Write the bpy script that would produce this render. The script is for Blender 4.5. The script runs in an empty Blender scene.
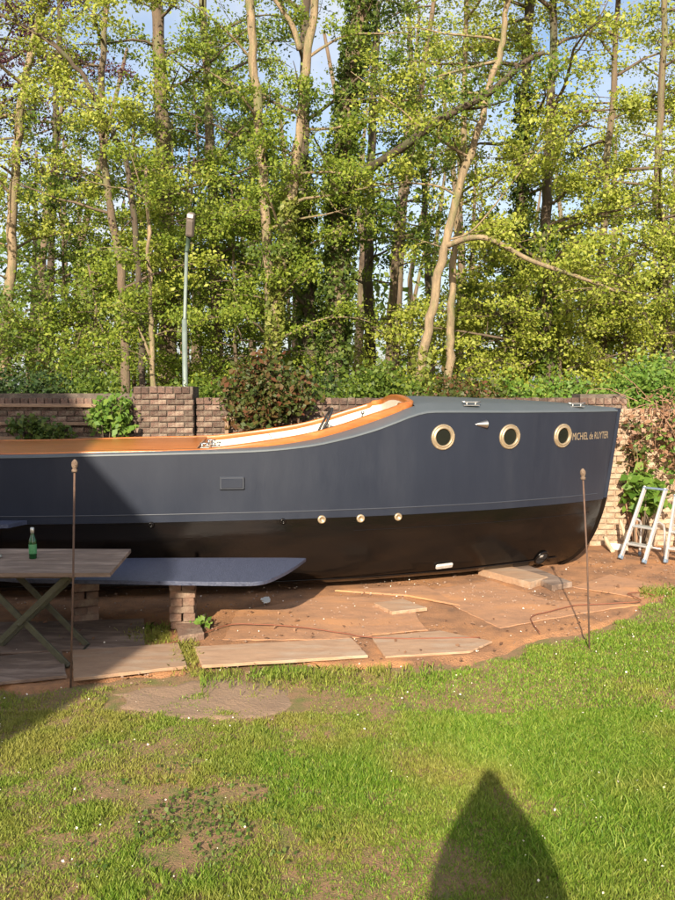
import bpy, bmesh, math, random
import numpy as np
from mathutils import Vector, Matrix

rng = np.random.default_rng(7)
random.seed(7)
scn = bpy.context.scene
COL = scn.collection

# ------------------------------------------------------------------ camera
EYE = 2.04                      # the phone is held overhead
FPX = 835.0                     # focal length in pixels of a 675 x 900 picture
PITCH = math.atan(60 / 835.0)
cam = bpy.data.cameras.new('camera')
cam.sensor_fit = 'VERTICAL'
cam.angle = 2 * math.atan(450 / FPX)
cam.clip_start = 0.02
cam.clip_end = 2000
cam_o = bpy.data.objects.new('camera', cam)
COL.objects.link(cam_o)
cam_o.location = (0, 0, EYE)
cam_o.rotation_euler = (math.pi / 2 - PITCH, 0, 0)
scn.camera = cam_o

# ------------------------------------------------------------------ light
SUN_EL = math.radians(24.7)
SUN_K = np.array([0.1816, 0.9834])          # horizontal way the light travels
w = bpy.data.worlds.new('World')
scn.world = w
w.use_nodes = True
nt = w.node_tree
sky = nt.nodes.new('ShaderNodeTexSky')
sky.sky_type = 'NISHITA'
sky.sun_disc = False
sky.sun_elevation = SUN_EL
sky.sun_rotation = math.radians(190.4)
sky.air_density = 1.0
sky.dust_density = 2.5
sky.ozone_density = 1.2
nt.nodes['Background'].inputs['Strength'].default_value = 0.11
tcw = nt.nodes.new('ShaderNodeTexCoord')
cl = nt.nodes.new('ShaderNodeTexNoise'); cl.inputs['Scale'].default_value = 3.2; cl.inputs['Detail'].default_value = 7; cl.inputs['Roughness'].default_value = .6
nt.links.new(tcw.outputs['Generated'], cl.inputs['Vector'])
cr_ = nt.nodes.new('ShaderNodeMapRange'); cr_.inputs['From Min'].default_value = .36; cr_.inputs['From Max'].default_value = .66; cr_.inputs['To Max'].default_value = .85
nt.links.new(cl.outputs['Fac'], cr_.inputs['Value'])
cm = nt.nodes.new('ShaderNodeMix'); cm.data_type = 'RGBA'
nt.links.new(cr_.outputs[0], cm.inputs[0]); nt.links.new(sky.outputs[0], cm.inputs[6]); cm.inputs[7].default_value = (4.3, 4.4, 4.6, 1)
nt.links.new(cm.outputs[2], nt.nodes['Background'].inputs[0])
sun = bpy.data.lights.new('sun', 'SUN')
sun.energy = 4.8
sun.angle = math.radians(0.55)
sun.color = (1.0, 0.87, 0.68)
sun_o = bpy.data.objects.new('sun', sun)
COL.objects.link(sun_o)
sdir = Vector((SUN_K[0] * math.cos(SUN_EL), SUN_K[1] * math.cos(SUN_EL), -math.sin(SUN_EL)))
sun_o.rotation_euler = sdir.to_track_quat('-Z', 'Y').to_euler()
sun_o.location = (-3, -16, 9)
scn.view_settings.view_transform = 'Standard'
scn.view_settings.look = 'None'
scn.view_settings.exposure = 1.0
scn.view_settings.gamma = 1.0


# ------------------------------------------------------------------ helpers
def ray(px, py):
    x = (px - 337.5) / FPX
    v = (450 - py) / FPX
    return np.array([x, math.cos(PITCH) + v * math.sin(PITCH), -math.sin(PITCH) + v * math.cos(PITCH)])


def at(px, py, Y):
    r = ray(px, py)
    return r * (Y / r[1]) + np.array([0, 0, EYE])


def ground(px, py, z=0.0):
    r = ray(px, py)
    return r * ((z - EYE) / r[2]) + np.array([0, 0, EYE])


def pchip(xs, ys):
    xs = np.array(xs, float); ys = np.array(ys, float)
    h = np.diff(xs); d = np.diff(ys) / h
    m = np.zeros_like(ys)
    for i in range(1, len(xs) - 1):
        if d[i - 1] * d[i] > 0:
            w1 = 2 * h[i] + h[i - 1]; w2 = h[i] + 2 * h[i - 1]
            m[i] = (w1 + w2) / (w1 / d[i - 1] + w2 / d[i])
    m[0] = d[0]; m[-1] = d[-1]

    def f(x):
        x = np.clip(np.asarray(x, float), xs[0], xs[-1])
        i = np.clip(np.searchsorted(xs, x) - 1, 0, len(xs) - 2)
        t = (x - xs[i]) / h[i]
        return ((2 * t**3 - 3 * t**2 + 1) * ys[i] + (t**3 - 2 * t**2 + t) * h[i] * m[i]
                + (-2 * t**3 + 3 * t**2) * ys[i + 1] + (t**3 - t**2) * h[i] * m[i + 1])
    return f


_NT = np.random.default_rng(3).random((256, 256))


def vnoise(x, y, s=1.0):
    x = np.asarray(x) * s + 50.3; y = np.asarray(y) * s + 91.7
    xi = np.floor(x).astype(int); yi = np.floor(y).astype(int)
    fx = x - xi; fy = y - yi
    fx = fx * fx * (3 - 2 * fx); fy = fy * fy * (3 - 2 * fy)
    g = lambda a, b: _NT[a % 256, b % 256]
    return (g(xi, yi) * (1 - fx) * (1 - fy) + g(xi + 1, yi) * fx * (1 - fy)
            + g(xi, yi + 1) * (1 - fx) * fy + g(xi + 1, yi + 1) * fx * fy)


def fbm(x, y, s=1.0, o=4):
    t = 0; a = .5; n = 0
    for k in range(o):
        t = t + a * vnoise(x, y, s * 2**k); n += a; a *= .5
    return t / n


class MB:
    """collects shapes, build() links them as one mesh object"""
    def __init__(self):
        self.v = []; self.f = []; self.s = []

    def add(self, vs, fs, smooth=False):
        o = len(self.v)
        self.v.extend([tuple(map(float, p)) for p in vs])
        self.f.extend([tuple(int(i) + o for i in f) for f in fs])
        self.s.extend([smooth] * len(fs))
        return self

    def box(self, c, d, rot=None, bev=0.0):
        d = np.array(d) / 2.0
        vs, fs = bevel_box(d, bev)
        vs = np.array(vs)
        if rot is not None:
            vs = vs @ np.array(rot.to_3x3()).T
        return self.add(vs + np.array(c), fs)

    def tube(self, pts, rad, n=6, cap=True):
        vs, fs = tube(pts, rad, n, cap)
        return self.add(vs, fs, True)

    def lathe(self, prof, n=20, M=None):
        vs = []; fs = []
        for r, z in prof:
            for k in range(n):
                a = 2 * math.pi * k / n
                vs.append((r * math.cos(a), r * math.sin(a), z))
        for i in range(len(prof) - 1):
            for k in range(n):
                k2 = (k + 1) % n
                fs.append((i * n + k, i * n + k2, (i + 1) * n + k2, (i + 1) * n + k))
        if M is not None:
            vs = [tuple(M @ Vector(p)) for p in vs]
        return self.add(vs, fs, True)

    def prism(self, poly, z0, z1):
        n = len(poly)
        z0 = z0 if hasattr(z0, '__len__') else [z0] * n
        z1 = z1 if hasattr(z1, '__len__') else [z1] * n
        vs = [(p[0], p[1], a) for p, a in zip(poly, z0)] + [(p[0], p[1], a) for p, a in zip(poly, z1)]
        fs = [tuple(range(n))[::-1], tuple(range(n, 2 * n))]
        fs += [(i, (i + 1) % n, n + (i + 1) % n, n + i) for i in range(n)]
        return self.add(vs, fs)

    def build(self, name, m, parent=None, fix=True):
        me = bpy.data.meshes.new(name)
        me.from_pydata(self.v, [], self.f)
        me.polygons.foreach_set('use_smooth', self.s)
        if fix:
            bm = bmesh.new(); bm.from_mesh(me)
            bmesh.ops.recalc_face_normals(bm, faces=bm.faces)
            bm.to_mesh(me); bm.free()
        me.materials.append(m)
        return link(name, me, parent)


def link(name, me, parent=None):
    o = bpy.data.objects.new(name, me)
    COL.objects.link(o)
    o.parent = parent
    return o


def bevel_box(d, b):
    x, y, z = d
    if b <= 0:
        vs = [(sx * x, sy * y, sz * z) for sx in (-1, 1) for sy in (-1, 1) for sz in (-1, 1)]
        return vs, [(0, 1, 3, 2), (4, 6, 7, 5), (0, 4, 5, 1), (2, 3, 7, 6), (0, 2, 6, 4), (1, 5, 7, 3)]
    vs = []; idx = {}
    for sx in (-1, 1):
        for sy in (-1, 1):
            for sz in (-1, 1):
                for ax in range(3):
                    p = [sx * (x - b), sy * (y - b), sz * (z - b)]
                    p[ax] = (sx * x, sy * y, sz * z)[ax]
                    idx[(sx, sy, sz, ax)] = len(vs); vs.append(tuple(p))
    fs = []
    for s in (-1, 1):
        q = [(-1, -1), (1, -1), (1, 1), (-1, 1)]
        fs.append([idx[(s, a, c, 0)] for a, c in q]); fs.append([idx[(a, s, c, 1)] for a, c in q]); fs.append([idx[(a, c, s, 2)] for a, c in q])
    for a in (-1, 1):
        for c in (-1, 1):
            fs.append([idx[(a, c, -1, 0)], idx[(a, c, 1, 0)], idx[(a, c, 1, 1)], idx[(a, c, -1, 1)]])
            fs.append([idx[(a, -1, c, 0)], idx[(a, 1, c, 0)], idx[(a, 1, c, 2)], idx[(a, -1, c, 2)]])
            fs.append([idx[(-1, a, c, 1)], idx[(1, a, c, 1)], idx[(1, a, c, 2)], idx[(-1, a, c, 2)]])
            for e in (-1, 1):
                fs.append([idx[(a, c, e, 0)], idx[(a, c, e, 1)], idx[(a, c, e, 2)]])
    return vs, fs


def tube(pts, rad, n=6, cap=True):
    P = np.array(pts, float)
    m = len(P)
    R = np.broadcast_to(np.asarray(rad, float), (m,))
    T = np.gradient(P, axis=0)
    T /= np.linalg.norm(T, axis=1)[:, None] + 1e-9
    ref = np.array([0, 0, 1.0]) if abs(T[0][2]) < .9 else np.array([1.0, 0, 0])
    a = np.linspace(0, 2 * math.pi, n, endpoint=False)
    vs = []
    A = np.cross(T[0], ref); A /= np.linalg.norm(A)
    for i in range(m):
        A = A - T[i] * A.dot(T[i]); A /= np.linalg.norm(A) + 1e-9
        B = np.cross(T[i], A)
        vs.append(P[i] + R[i] * (np.cos(a)[:, None] * A + np.sin(a)[:, None] * B))
    vs = np.concatenate(vs)
    fs = [(i * n + k, i * n + (k + 1) % n, (i + 1) * n + (k + 1) % n, (i + 1) * n + k) for i in range(m - 1) for k in range(n)]
    if cap:
        fs.append(tuple(range(n))[::-1]); fs.append(tuple(range((m - 1) * n, m * n)))
    return vs, fs


def smooth_line(pts, per=6):
    """Catmull-Rom through the points"""
    P = np.array(pts, float)
    P = np.vstack([2 * P[0] - P[1], P, 2 * P[-1] - P[-2]])
    out = []
    for i in range(1, len(P) - 2):
        for t in np.linspace(0, 1, per, endpoint=False):
            out.append(.5 * ((2 * P[i]) + (-P[i - 1] + P[i + 1]) * t + (2 * P[i - 1] - 5 * P[i] + 4 * P[i + 1] - P[i + 2]) * t**2
                             + (-P[i - 1] + 3 * P[i] - 3 * P[i + 1] + P[i + 2]) * t**3))
    out.append(P[-2])
    return np.array(out)


def empty(name, loc=(0, 0, 0), rz=0.0):
    o = bpy.data.objects.new(name, None)
    o.empty_display_size = .2
    COL.objects.link(o)
    o.location = loc
    o.rotation_euler = (0, 0, rz)
    return o


def tag(o, label=None, cat=None, group=None, kind=None):
    for k, v in (('label', label), ('category', cat), ('group', group), ('kind', kind)):
        if v:
            o[k] = v
    return o


# ------------------------------------------------------------------ materials
def mat(name, c1, c2=None, rough=.6, scale=6.0, bump=0.0, bscale=40.0, metal=0.0, stretch=(1, 1, 1), spec=.5,
        detail=5.0, c3=None, s3=1.0, rnd=0.0, lo=.35, hi=.65, coord='Object'):
    m = bpy.data.materials.new(name)
    m.use_nodes = True
    n = m.node_tree.nodes; l = m.node_tree.links
    bs = n['Principled BSDF']
    bs.inputs['Roughness'].default_value = rough
    bs.inputs['Metallic'].default_value = metal
    bs.inputs['Specular IOR Level'].default_value = spec
    tc = n.new('ShaderNodeTexCoord'); mp = n.new('ShaderNodeMapping')
    l.new(tc.outputs[coord], mp.inputs[0])
    mp.inputs['Scale'].default_value = stretch

    def noise(s, d=detail):
        t = n.new('ShaderNodeTexNoise'); t.inputs['Scale'].default_value = s
        t.inputs['Detail'].default_value = d; t.inputs['Roughness'].default_value = .62
        l.new(mp.outputs[0], t.inputs['Vector'])
        return t

    def mix(a, b, fac):
        x = n.new('ShaderNodeMix'); x.data_type = 'RGBA'
        for sock, v in ((6, a), (7, b)):
            if hasattr(v, 'links'):
                l.new(v, x.inputs[sock])
            else:
                x.inputs[sock].default_value = (*v, 1)
        l.new(fac, x.inputs[0])
        return x.outputs[2]

    def ramp(src, a, b):
        r = n.new('ShaderNodeMapRange'); r.inputs['From Min'].default_value = a; r.inputs['From Max'].default_value = b
        l.new(src, r.inputs['Value'])
        return r.outputs[0]

    col = None
    if c2 is not None:
        col = mix(c1, c2, ramp(noise(scale).outputs['Fac'], lo, hi))
    if c3 is not None:
        col = mix(col, c3, ramp(noise(s3, 6).outputs['Fac'], .5, .66))
    if rnd:
        oi = n.new('ShaderNodeObjectInfo')
        hs = n.new('ShaderNodeHueSaturation')
        r = n.new('ShaderNodeMapRange'); r.inputs['To Min'].default_value = 1 - rnd; r.inputs['To Max'].default_value = 1 + rnd
        l.new(oi.outputs['Random'], r.inputs['Value'])
        l.new(r.outputs[0], hs.inputs['Value'])
        if col is None:
            hs.inputs['Color'].default_value = (*c1, 1)
        else:
            l.new(col, hs.inputs['Color'])
        col = hs.outputs[0]
    if col is None:
        bs.inputs['Base Color'].default_value = (*c1, 1)
    else:
        l.new(col, bs.inputs['Base Color'])
    if bump:
        b = n.new('ShaderNodeBump'); b.inputs['Strength'].default_value = bump; b.inputs['Distance'].default_value = .02
        l.new(noise(bscale, 6).outputs['Fac'], b.inputs['Height'])
        l.new(b.outputs[0], bs.inputs['Normal'])
    return m


def leaf_mat(name, cols, trans=.45, rough=.5, patch=None):
    """every leaf (mesh island) takes its own colour between the given ones"""
    m = bpy.data.materials.new(name); m.use_nodes = True
    n = m.node_tree.nodes; l = m.node_tree.links
    n.remove(n['Principled BSDF'])
    g = n.new('ShaderNodeNewGeometry')
    cr = n.new('ShaderNodeValToRGB')
    cr.color_ramp.elements[0].color = (*cols[0], 1); cr.color_ramp.elements[1].color = (*cols[-1], 1)
    for i, c in enumerate(cols[1:-1]):
        e = cr.color_ramp.elements.new((i + 1) / (len(cols) - 1)); e.color = (*c, 1)
    l.new(g.outputs['Random Per Island'], cr.inputs[0])
    col = cr.outputs[0]
    if patch:
        tc = n.new('ShaderNodeTexCoord'); t = n.new('ShaderNodeTexNoise'); t.inputs['Scale'].default_value = patch[1]; t.inputs['Detail'].default_value = 4
        l.new(tc.outputs['Object'], t.inputs['Vector'])
        r = n.new('ShaderNodeMapRange'); r.inputs['From Min'].default_value = .42; r.inputs['From Max'].default_value = .64
        if len(patch) > 3:
            sx_ = n.new('ShaderNodeSeparateXYZ'); l.new(tc.outputs['Object'], sx_.inputs[0])
            mx_ = n.new('ShaderNodeMapRange'); mx_.inputs['From Min'].default_value = -1.2; mx_.inputs['From Max'].default_value = 1.6
            mx_.inputs['To Min'].default_value = .07; mx_.inputs['To Max'].default_value = -.10
            l.new(sx_.outputs[0], mx_.inputs['Value'])
            ad = n.new('ShaderNodeMath'); ad.operation = 'ADD'; l.new(t.outputs['Fac'], ad.inputs[0]); l.new(mx_.outputs[0], ad.inputs[1])
            l.new(ad.outputs[0], r.inputs['Value'])
        else:
            l.new(t.outputs['Fac'], r.inputs['Value'])
        x = n.new('ShaderNodeMix'); x.data_type = 'RGBA'; x.blend_type = 'MIX'
        sc = n.new('ShaderNodeMath'); sc.operation = 'MULTIPLY'; sc.inputs[1].default_value = patch[2]
        l.new(r.outputs[0], sc.inputs[0]); l.new(sc.outputs[0], x.inputs[0])
        l.new(col, x.inputs[6]); x.inputs[7].default_value = (*patch[0], 1)
        col = x.outputs[2]
    d = n.new('ShaderNodeBsdfPrincipled'); d.inputs['Roughness'].default_value = rough; d.inputs['Specular IOR Level'].default_value = .3
    tr = n.new('ShaderNodeBsdfTranslucent')
    mx = n.new('ShaderNodeMixShader'); mx.inputs[0].default_value = trans
    l.new(col, d.inputs['Base Color']); l.new(col, tr.inputs['Color'])
    l.new(d.outputs[0], mx.inputs[1]); l.new(tr.outputs[0], mx.inputs[2])
    l.new(mx.outputs[0], n['Material Output'].inputs[0])
    return m


M = {}
M['soil'] = mat('lawn_soil', (.24, .165, .075), (.33, .19, .10), .95, 14, 1., 90, c3=(.17, .17, .045), s3=5, coord='Object')
M['dirt'] = mat('trodden_earth', (.44, .215, .10), (.22, .115, .062), .9, 3.2, 1., 70, c3=(.52, .245, .10), s3=1.3)
M['sheet'] = mat('earth_stained_plywood', (.45, .235, .125), (.30, .165, .095), .85, 5, .5, 40, stretch=(1, 2, 1), c3=(.53, .26, .115), s3=1.3)
M['board'] = mat('weathered_board', (.40, .255, .16), (.30, .185, .115), .8, 5, .35, 30, stretch=(1, 4, 4), c3=(.38, .28, .2), s3=2.2, rnd=.1)
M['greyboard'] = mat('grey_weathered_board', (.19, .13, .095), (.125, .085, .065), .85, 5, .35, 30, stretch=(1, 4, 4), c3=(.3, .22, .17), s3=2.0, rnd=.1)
M['hull'] = mat('slate_blue_hull_paint', (.0145, .0195, .034), (.018, .0235, .039), .38, 2.5, .12, 5.0, c3=(.023, .0285, .044), s3=1.4, spec=.4, stretch=(1.6, 1, .45))
M['deckpaint'] = mat('deck_paint', (.07, .085, .10), (.08, .095, .11), .5, 3, .05, 30)
M['black'] = mat('black_bitumen', (.0035, .003, .003), (.007, .005, .004), .16, 2.5, .16, 5, c3=(.009, .0058, .0045), s3=1.6, spec=.33, stretch=(.5, 1, 2))
M['varnish'] = mat('varnished_mahogany', (.42, .135, .032), (.30, .09, .022), .28, 4, .05, 40, stretch=(.6, 12, 12), c3=(.5, .18, .05), s3=2)
M['white'] = mat('cream_lining_paint', (.72, .66, .54), (.66, .60, .48), .5, 4, .05, 30)
M['brass'] = mat('dull_brass', (.46, .37, .25), (.38, .30, .2), .42, 20, .1, 60, metal=.6)
M['steel'] = mat('stainless_steel', (.45, .44, .42), None, .4, metal=1.0)
M['zinc'] = mat('zinc_anode', (.55, .53, .5), (.4, .38, .36), .5, 30, .3, 60, metal=.3)
M['portglass'] = mat('port_glass', (.008, .011, .009), (.014, .016, .013), .08, 3, spec=.3)
M['gilt'] = mat('gilt_lettering', (.30, .23, .15), None, .5)
M['darkvent'] = mat('vent_plate', (.03, .036, .05), (.037, .043, .058), .45, 5, .05, 30)
M['leeboard'] = mat('leeboard_blue', (.05, .06, .105), (.07, .082, .13), .4, 40, .6, 60, c3=(.034, .042, .078), s3=25)
M['rubber'] = mat('black_rubber', (.02, .02, .022), None, .6)
M['mortar'] = mat('old_mortar', (.15, .12, .095), (.075, .06, .05), .95, 8, .8, 40)
M['palemortar'] = mat('lime_mortar', (.42, .33, .24), (.31, .235, .17), .95, 8, .8, 40)
M['brick'] = mat('dark_brick', (.165, .10, .076), (.095, .064, .052), .95, 14, 1., 50, c3=(.24, .185, .14), s3=9, rnd=.4)
M['palebrick'] = mat('limewashed_brick', (.40, .275, .18), (.29, .185, .12), .9, 9, .9, 40, c3=(.48, .37, .27), s3=5, rnd=.2)
M['stackbrick'] = mat('reused_brick', (.22, .13, .09), (.13, .08, .06), .9, 9, .7, 40, c3=(.26, .19, .14), s3=6, rnd=.2)
M['rust'] = mat('rusty_iron', (.13, .075, .05), (.085, .052, .04), .8, 20, .4, 80)
M['darkiron'] = mat('painted_iron', (.075, .075, .04), (.05, .045, .03), .7, 20, .3, 80)
M['rail'] = mat('grey_trellis_wood', (.30, .20, .13), (.2, .13, .09), .85, 6, .4, 30, stretch=(1, 8, 8))
M['galv'] = mat('galvanised_post', (.20, .24, .22), (.15, .19, .17), .5, 6, .1, 30, metal=.2)
M['greenpost'] = mat('green_post_paint', (.06, .10, .075), (.05, .08, .06), .5, 6, .1, 30)
M['lamphouse'] = mat('lamp_housing', (.16, .13, .11), (.12, .10, .085), .5, 6)
M['lampglass'] = mat('lamp_diffuser', (.62, .62, .6), None, .3)
M['alu'] = mat('aluminium', (.66, .66, .66), (.58, .58, .58), .35, 12, .05, 60, metal=.55)
M['blueplastic'] = mat('blue_grey_plastic', (.16, .22, .30), None, .5)
M['bottle'] = mat('green_bottle_glass', (.004, .06, .015), None, .06, spec=.7)
M['bottlelabel'] = mat('bottle_label', (.05, .22, .08), (.10, .30, .13), .5, 60)
M['foil'] = mat('foil_cap', (.5, .5, .47), None, .3, metal=.9)
M['cable'] = mat('orange_brown_cable', (.22, .075, .04), None, .6)
M['whitecard'] = mat('white_card', (.75, .74, .7), None, .7)
M['stick'] = mat('bleached_wood', (.62, .48, .32), (.5, .37, .24), .8, 8, .3, 40)
M['petal'] = mat('fallen_petal', (.78, .70, .60), None, .7)
M['stone'] = mat('small_stone', (.36, .24, .17), (.22, .15, .11), .9, 30)
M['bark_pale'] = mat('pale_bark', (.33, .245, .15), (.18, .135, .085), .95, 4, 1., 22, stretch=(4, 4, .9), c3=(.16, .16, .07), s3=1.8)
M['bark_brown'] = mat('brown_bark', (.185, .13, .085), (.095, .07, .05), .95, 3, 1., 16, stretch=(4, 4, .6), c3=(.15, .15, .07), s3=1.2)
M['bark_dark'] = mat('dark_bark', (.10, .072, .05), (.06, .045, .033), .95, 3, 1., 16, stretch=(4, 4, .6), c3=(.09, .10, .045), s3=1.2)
M['twig'] = mat('twig_bark', (.13, .095, .06), (.09, .065, .045), .9, 5)
M['deadtwig'] = mat('dead_twig', (.36, .21, .13), (.25, .145, .09), .9, 5)
M['leaf_yellow'] = leaf_mat('young_yellow_green_leaf', [(.17, .225, .022), (.30, .35, .042), (.47, .49, .10)])
M['leaf_green'] = leaf_mat('spring_green_leaf', [(.10, .16, .018), (.195, .265, .028), (.33, .385, .055)])
M['leaf_mid'] = leaf_mat('mid_green_leaf', [(.06, .105, .015), (.11, .175, .022), (.20, .26, .035)])
M['leaf_dark'] = leaf_mat('dark_evergreen_leaf', [(.015, .035, .010), (.03, .06, .013), (.055, .09, .02)], .25)
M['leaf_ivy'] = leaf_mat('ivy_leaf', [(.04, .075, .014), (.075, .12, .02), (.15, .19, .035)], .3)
M['leaf_pale_ivy'] = leaf_mat('sunlit_ivy_leaf', [(.09, .12, .02), (.16, .19, .03), (.25, .26, .06)], .3)  # lighter copy of the ivy leaf, sunlight put into its colour
M['leaf_copper'] = leaf_mat('copper_leaf', [(.045, .016, .022), (.085, .03, .038), (.14, .055, .06)], .35)
M['leaf_reddish'] = leaf_mat('reddish_leaf', [(.045, .075, .015), (.075, .09, .02), (.15, .055, .03)], .3)
M['leaf_vine'] = leaf_mat('vine_leaf', [(.07, .15, .02), (.12, .22, .03), (.20, .28, .05)], .35)
M['leaf_dead'] = leaf_mat('dead_leaf', [(.16, .085, .05), (.26, .14, .08), (.34, .2, .12)], .25)
M['grass'] = leaf_mat('grass_blade', [(.10, .20, .018), (.16, .285, .026), (.24, .36, .042), (.38, .44, .09)], .45, patch=((.37, .32, .085), 1.3, .7, 'x'))
M['clover'] = leaf_mat('clover_leaf', [(.05, .095, .014), (.08, .13, .02), (.12, .17, .03)], .3)


# ------------------------------------------------------------------ ground
def yard_front_pts():
    px = [(-260, 700), (0, 690), (185, 679), (192, 670), (370, 663), (430, 668), (490, 658), (540, 640), (600, 627), (650, 603), (700, 588), (760, 575)]
    P = [ground(*p)[:2] for p in px]
    P = [(-9.0, P[0][1])] + P + [(9.0, P[-1][1] + .2)]
    return np.array(P)


YF = yard_front_pts()


def yard_front(x):
    return np.interp(x, YF[:, 0], YF[:, 1])


mb = MB()
# one sheet to the horizon, finer near the camera
xs = np.concatenate([[-900, -200, -60, -25], np.linspace(-12, -6.2, 12), np.linspace(-6, 6, 121), np.linspace(6.2, 12, 12), [25, 60, 200, 900]])
ys = np.concatenate([[-900, -200, -60, -20], np.linspace(-6, .8, 12), np.linspace(1, 11, 101), np.linspace(11.3, 14, 6), [25, 60, 200, 900]])
X, Y = np.meshgrid(xs, ys)
near = (np.abs(X) < 12.5) & (Y > -6.5) & (Y < 14.5)
Z = np.where(near, (fbm(X, Y, .9) - .5) * .07 - .012, -.012)
Z = np.where(Y > yard_front(X) - .25, np.minimum(Z, -.02), Z)
nx = len(xs)
mb.add(np.stack([X.ravel(), Y.ravel(), Z.ravel()], 1),
       [(j * nx + i, j * nx + i + 1, (j + 1) * nx + i + 1, (j + 1) * nx + i) for j in range(len(ys) - 1) for i in range(nx - 1)], True)
tag(mb.build('ground', M['soil'], fix=False), kind='structure')


def lawn_z(x, y):
    return (fbm(x, y, .9) - .5) * .07 - .012


mb = MB()
xs = np.linspace(-8.8, 8.8, 260)
ts = np.linspace(0, 1, 110)
edge = yard_front(xs) + (fbm(xs, xs * 0, 2.2, 5) - .5) * .6
X = np.repeat(xs[None], len(ts), 0)
Y = edge[None] + ts[:, None] * (12.0 - edge[None])
Z = .006 + (fbm(X, Y, 2.2) - .35) * .022 + (fbm(X, Y, 14) - .5) * .010
Z = np.where(ts[:, None] < .012, np.minimum(Z, -.03), Z)
nx = len(xs)
mb.add(np.stack([X.ravel(), Y.ravel(), Z.ravel()], 1),
       [(j * nx + i, j * nx + i + 1, (j + 1) * nx + i + 1, (j + 1) * nx + i) for j in range(len(ts) - 1) for i in range(nx - 1)], True)
tag(mb.build('dirt_yard', M['dirt'], fix=False), kind='structure')


# bare patch of earth let into the lawn
def blob(pxs, jitter=.03, n=90):
    P = np.array([ground(*p)[:2] for p in pxs]); P = np.vstack([P, P[:1]])
    P = smooth_line(P, 10)[:-1]
    a = np.arange(len(P))
    return P + (np.stack([fbm(a, a * 0, .5), fbm(a, a * 0 + 9, .5)], 1) - .5) * jitter * 4


PATCHES = []
for pxs in ([(110, 690), (160, 680), (240, 674), (300, 684), (312, 702), (285, 716), (225, 722), (150, 718), (105, 708)],):
    P = blob(pxs); PATCHES.append(P)
    c = P.mean(0)
    mb = MB()
    R = 12
    vs = []
    for r in range(R + 1):
        f = r / R
        for p in P:
            q = c + (p - c) * f
            vs.append((q[0], q[1], float((fbm(q[0], q[1], .9) - .5) * .07 - .012) + .007 + .012 * (fbm(q[0], q[1], 12) - .5) - .03 * max(0, f - .75) / .25))
    n = len(P)
    mb.add(vs, [(r * n + i, r * n + (i + 1) % n, (r + 1) * n + (i + 1) % n, (r + 1) * n + i) for r in range(R) for i in range(n)], True)
    tag(mb.build('bare_earth_patch', mat('pinkish_bare_earth', (.30, .20, .13), (.23, .15, .095), .92, 4, .7, 50, c3=(.35, .225, .14), s3=2), fix=False), kind='structure')


def inside(poly, x, y):
    r = np.zeros(len(x), bool)
    j = len(poly) - 1
    for i in range(len(poly)):
        xi, yi = poly[i]; xj, yj = poly[j]
        hit = ((yi > y) != (yj > y)) & (x < (xj - xi) * (y - yi) / (yj - yi + 1e-12) + xi)
        r ^= hit
        j = i
    return r


# ------------------------------------------------------------------ boards lying on the yard
def slab(name, pxs, th, m, label, cat, z=.02, sub=9, group=None):
    P = [ground(*p)[:2] for p in pxs]
    Q = []
    for i in range(len(P)):
        a = np.array(P[i]); b = np.array(P[(i + 1) % len(P)])
        nrm = np.array([b[1] - a[1], a[0] - b[0]]); nrm /= np.linalg.norm(nrm)
        for k in range(sub):
            Q.append(a + (b - a) * k / sub + nrm * (rng.random() - .5) * (.008 if k == 0 else .03 if th < .013 else .010))
    c = np.mean(Q, 0)
    tilt = (rng.random(2) - .5) * .012
    n = len(Q)
    mb = MB()
    vs = []
    for zz, s in ((0, 1), (th - .004, 1), (th, .992), (th + .001, 0)):
        for q in (Q if s > 0 else [c]):
            d = (np.array(q) - c) * (s if s > 0 else 0)
            vs.append((d[0], d[1], zz + d.dot(tilt)))
    fs = [tuple(range(n))[::-1]]
    for r in range(2):
        fs += [(r * n + i, r * n + (i + 1) % n, (r + 1) * n + (i + 1) % n, (r + 1) * n + i) for i in range(n)]
    fs += [(2 * n + i, 2 * n + (i + 1) % n, 3 * n) for i in range(n)]
    mb.add(vs, fs)
    o = mb.build(name, m)
    o.location = (c[0], c[1], z)
    return tag(o, label, cat, group)


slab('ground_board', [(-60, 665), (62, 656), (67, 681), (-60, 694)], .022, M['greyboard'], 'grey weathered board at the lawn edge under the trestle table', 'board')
slab('ground_board', [(72, 656), (179, 648), (187, 671), (74, 684)], .022, M['board'], 'brown board at the lawn edge right beside the left iron stake', 'board')
slab('ground_board', [(194, 652), (352, 643), (368, 660), (202, 671)], .022, M['board'], 'long sunlit board on the lawn edge below the orange cable', 'board')
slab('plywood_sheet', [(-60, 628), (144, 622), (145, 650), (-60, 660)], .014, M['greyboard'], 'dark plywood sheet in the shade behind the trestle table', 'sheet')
slab('plywood_sheet', [(238, 612), (330, 598), (404, 601), (428, 632), (330, 641), (222, 641)], .007, M['sheet'], 'wide orange earth-stained sheet in front of the leeboard tip', 'sheet', z=.012)
slab('plywood_sheet', [(430, 592), (490, 582), (548, 602), (640, 606), (575, 616), (500, 630), (462, 612)], .007, M['sheet'], 'orange earth-stained sheet in front of the bow', 'sheet', z=.012)
slab('plywood_sheet', [(572, 588), (610, 576), (672, 590), (640, 600)], .007, M['sheet'], 'sheet lying near the feet of the step ladders', 'sheet', z=.012)
slab('plywood_sheet', [(372, 640), (440, 634), (492, 645), (470, 655), (385, 660)], .016, M['board'], 'brown sheet at the lawn edge between the long board and the right stake', 'sheet', z=.014)
slab('plywood_sheet', [(335, 593), (425, 588), (460, 608), (408, 598)], .016, M['sheet'], 'narrow orange sheet close along the hull amidships', 'sheet', z=.014)
slab('paving_slab', [(374, 608), (403, 604), (427, 613), (392, 617)], .03, M['board'], 'small loose slab lying on the orange earth amidships', 'slab')
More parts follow.
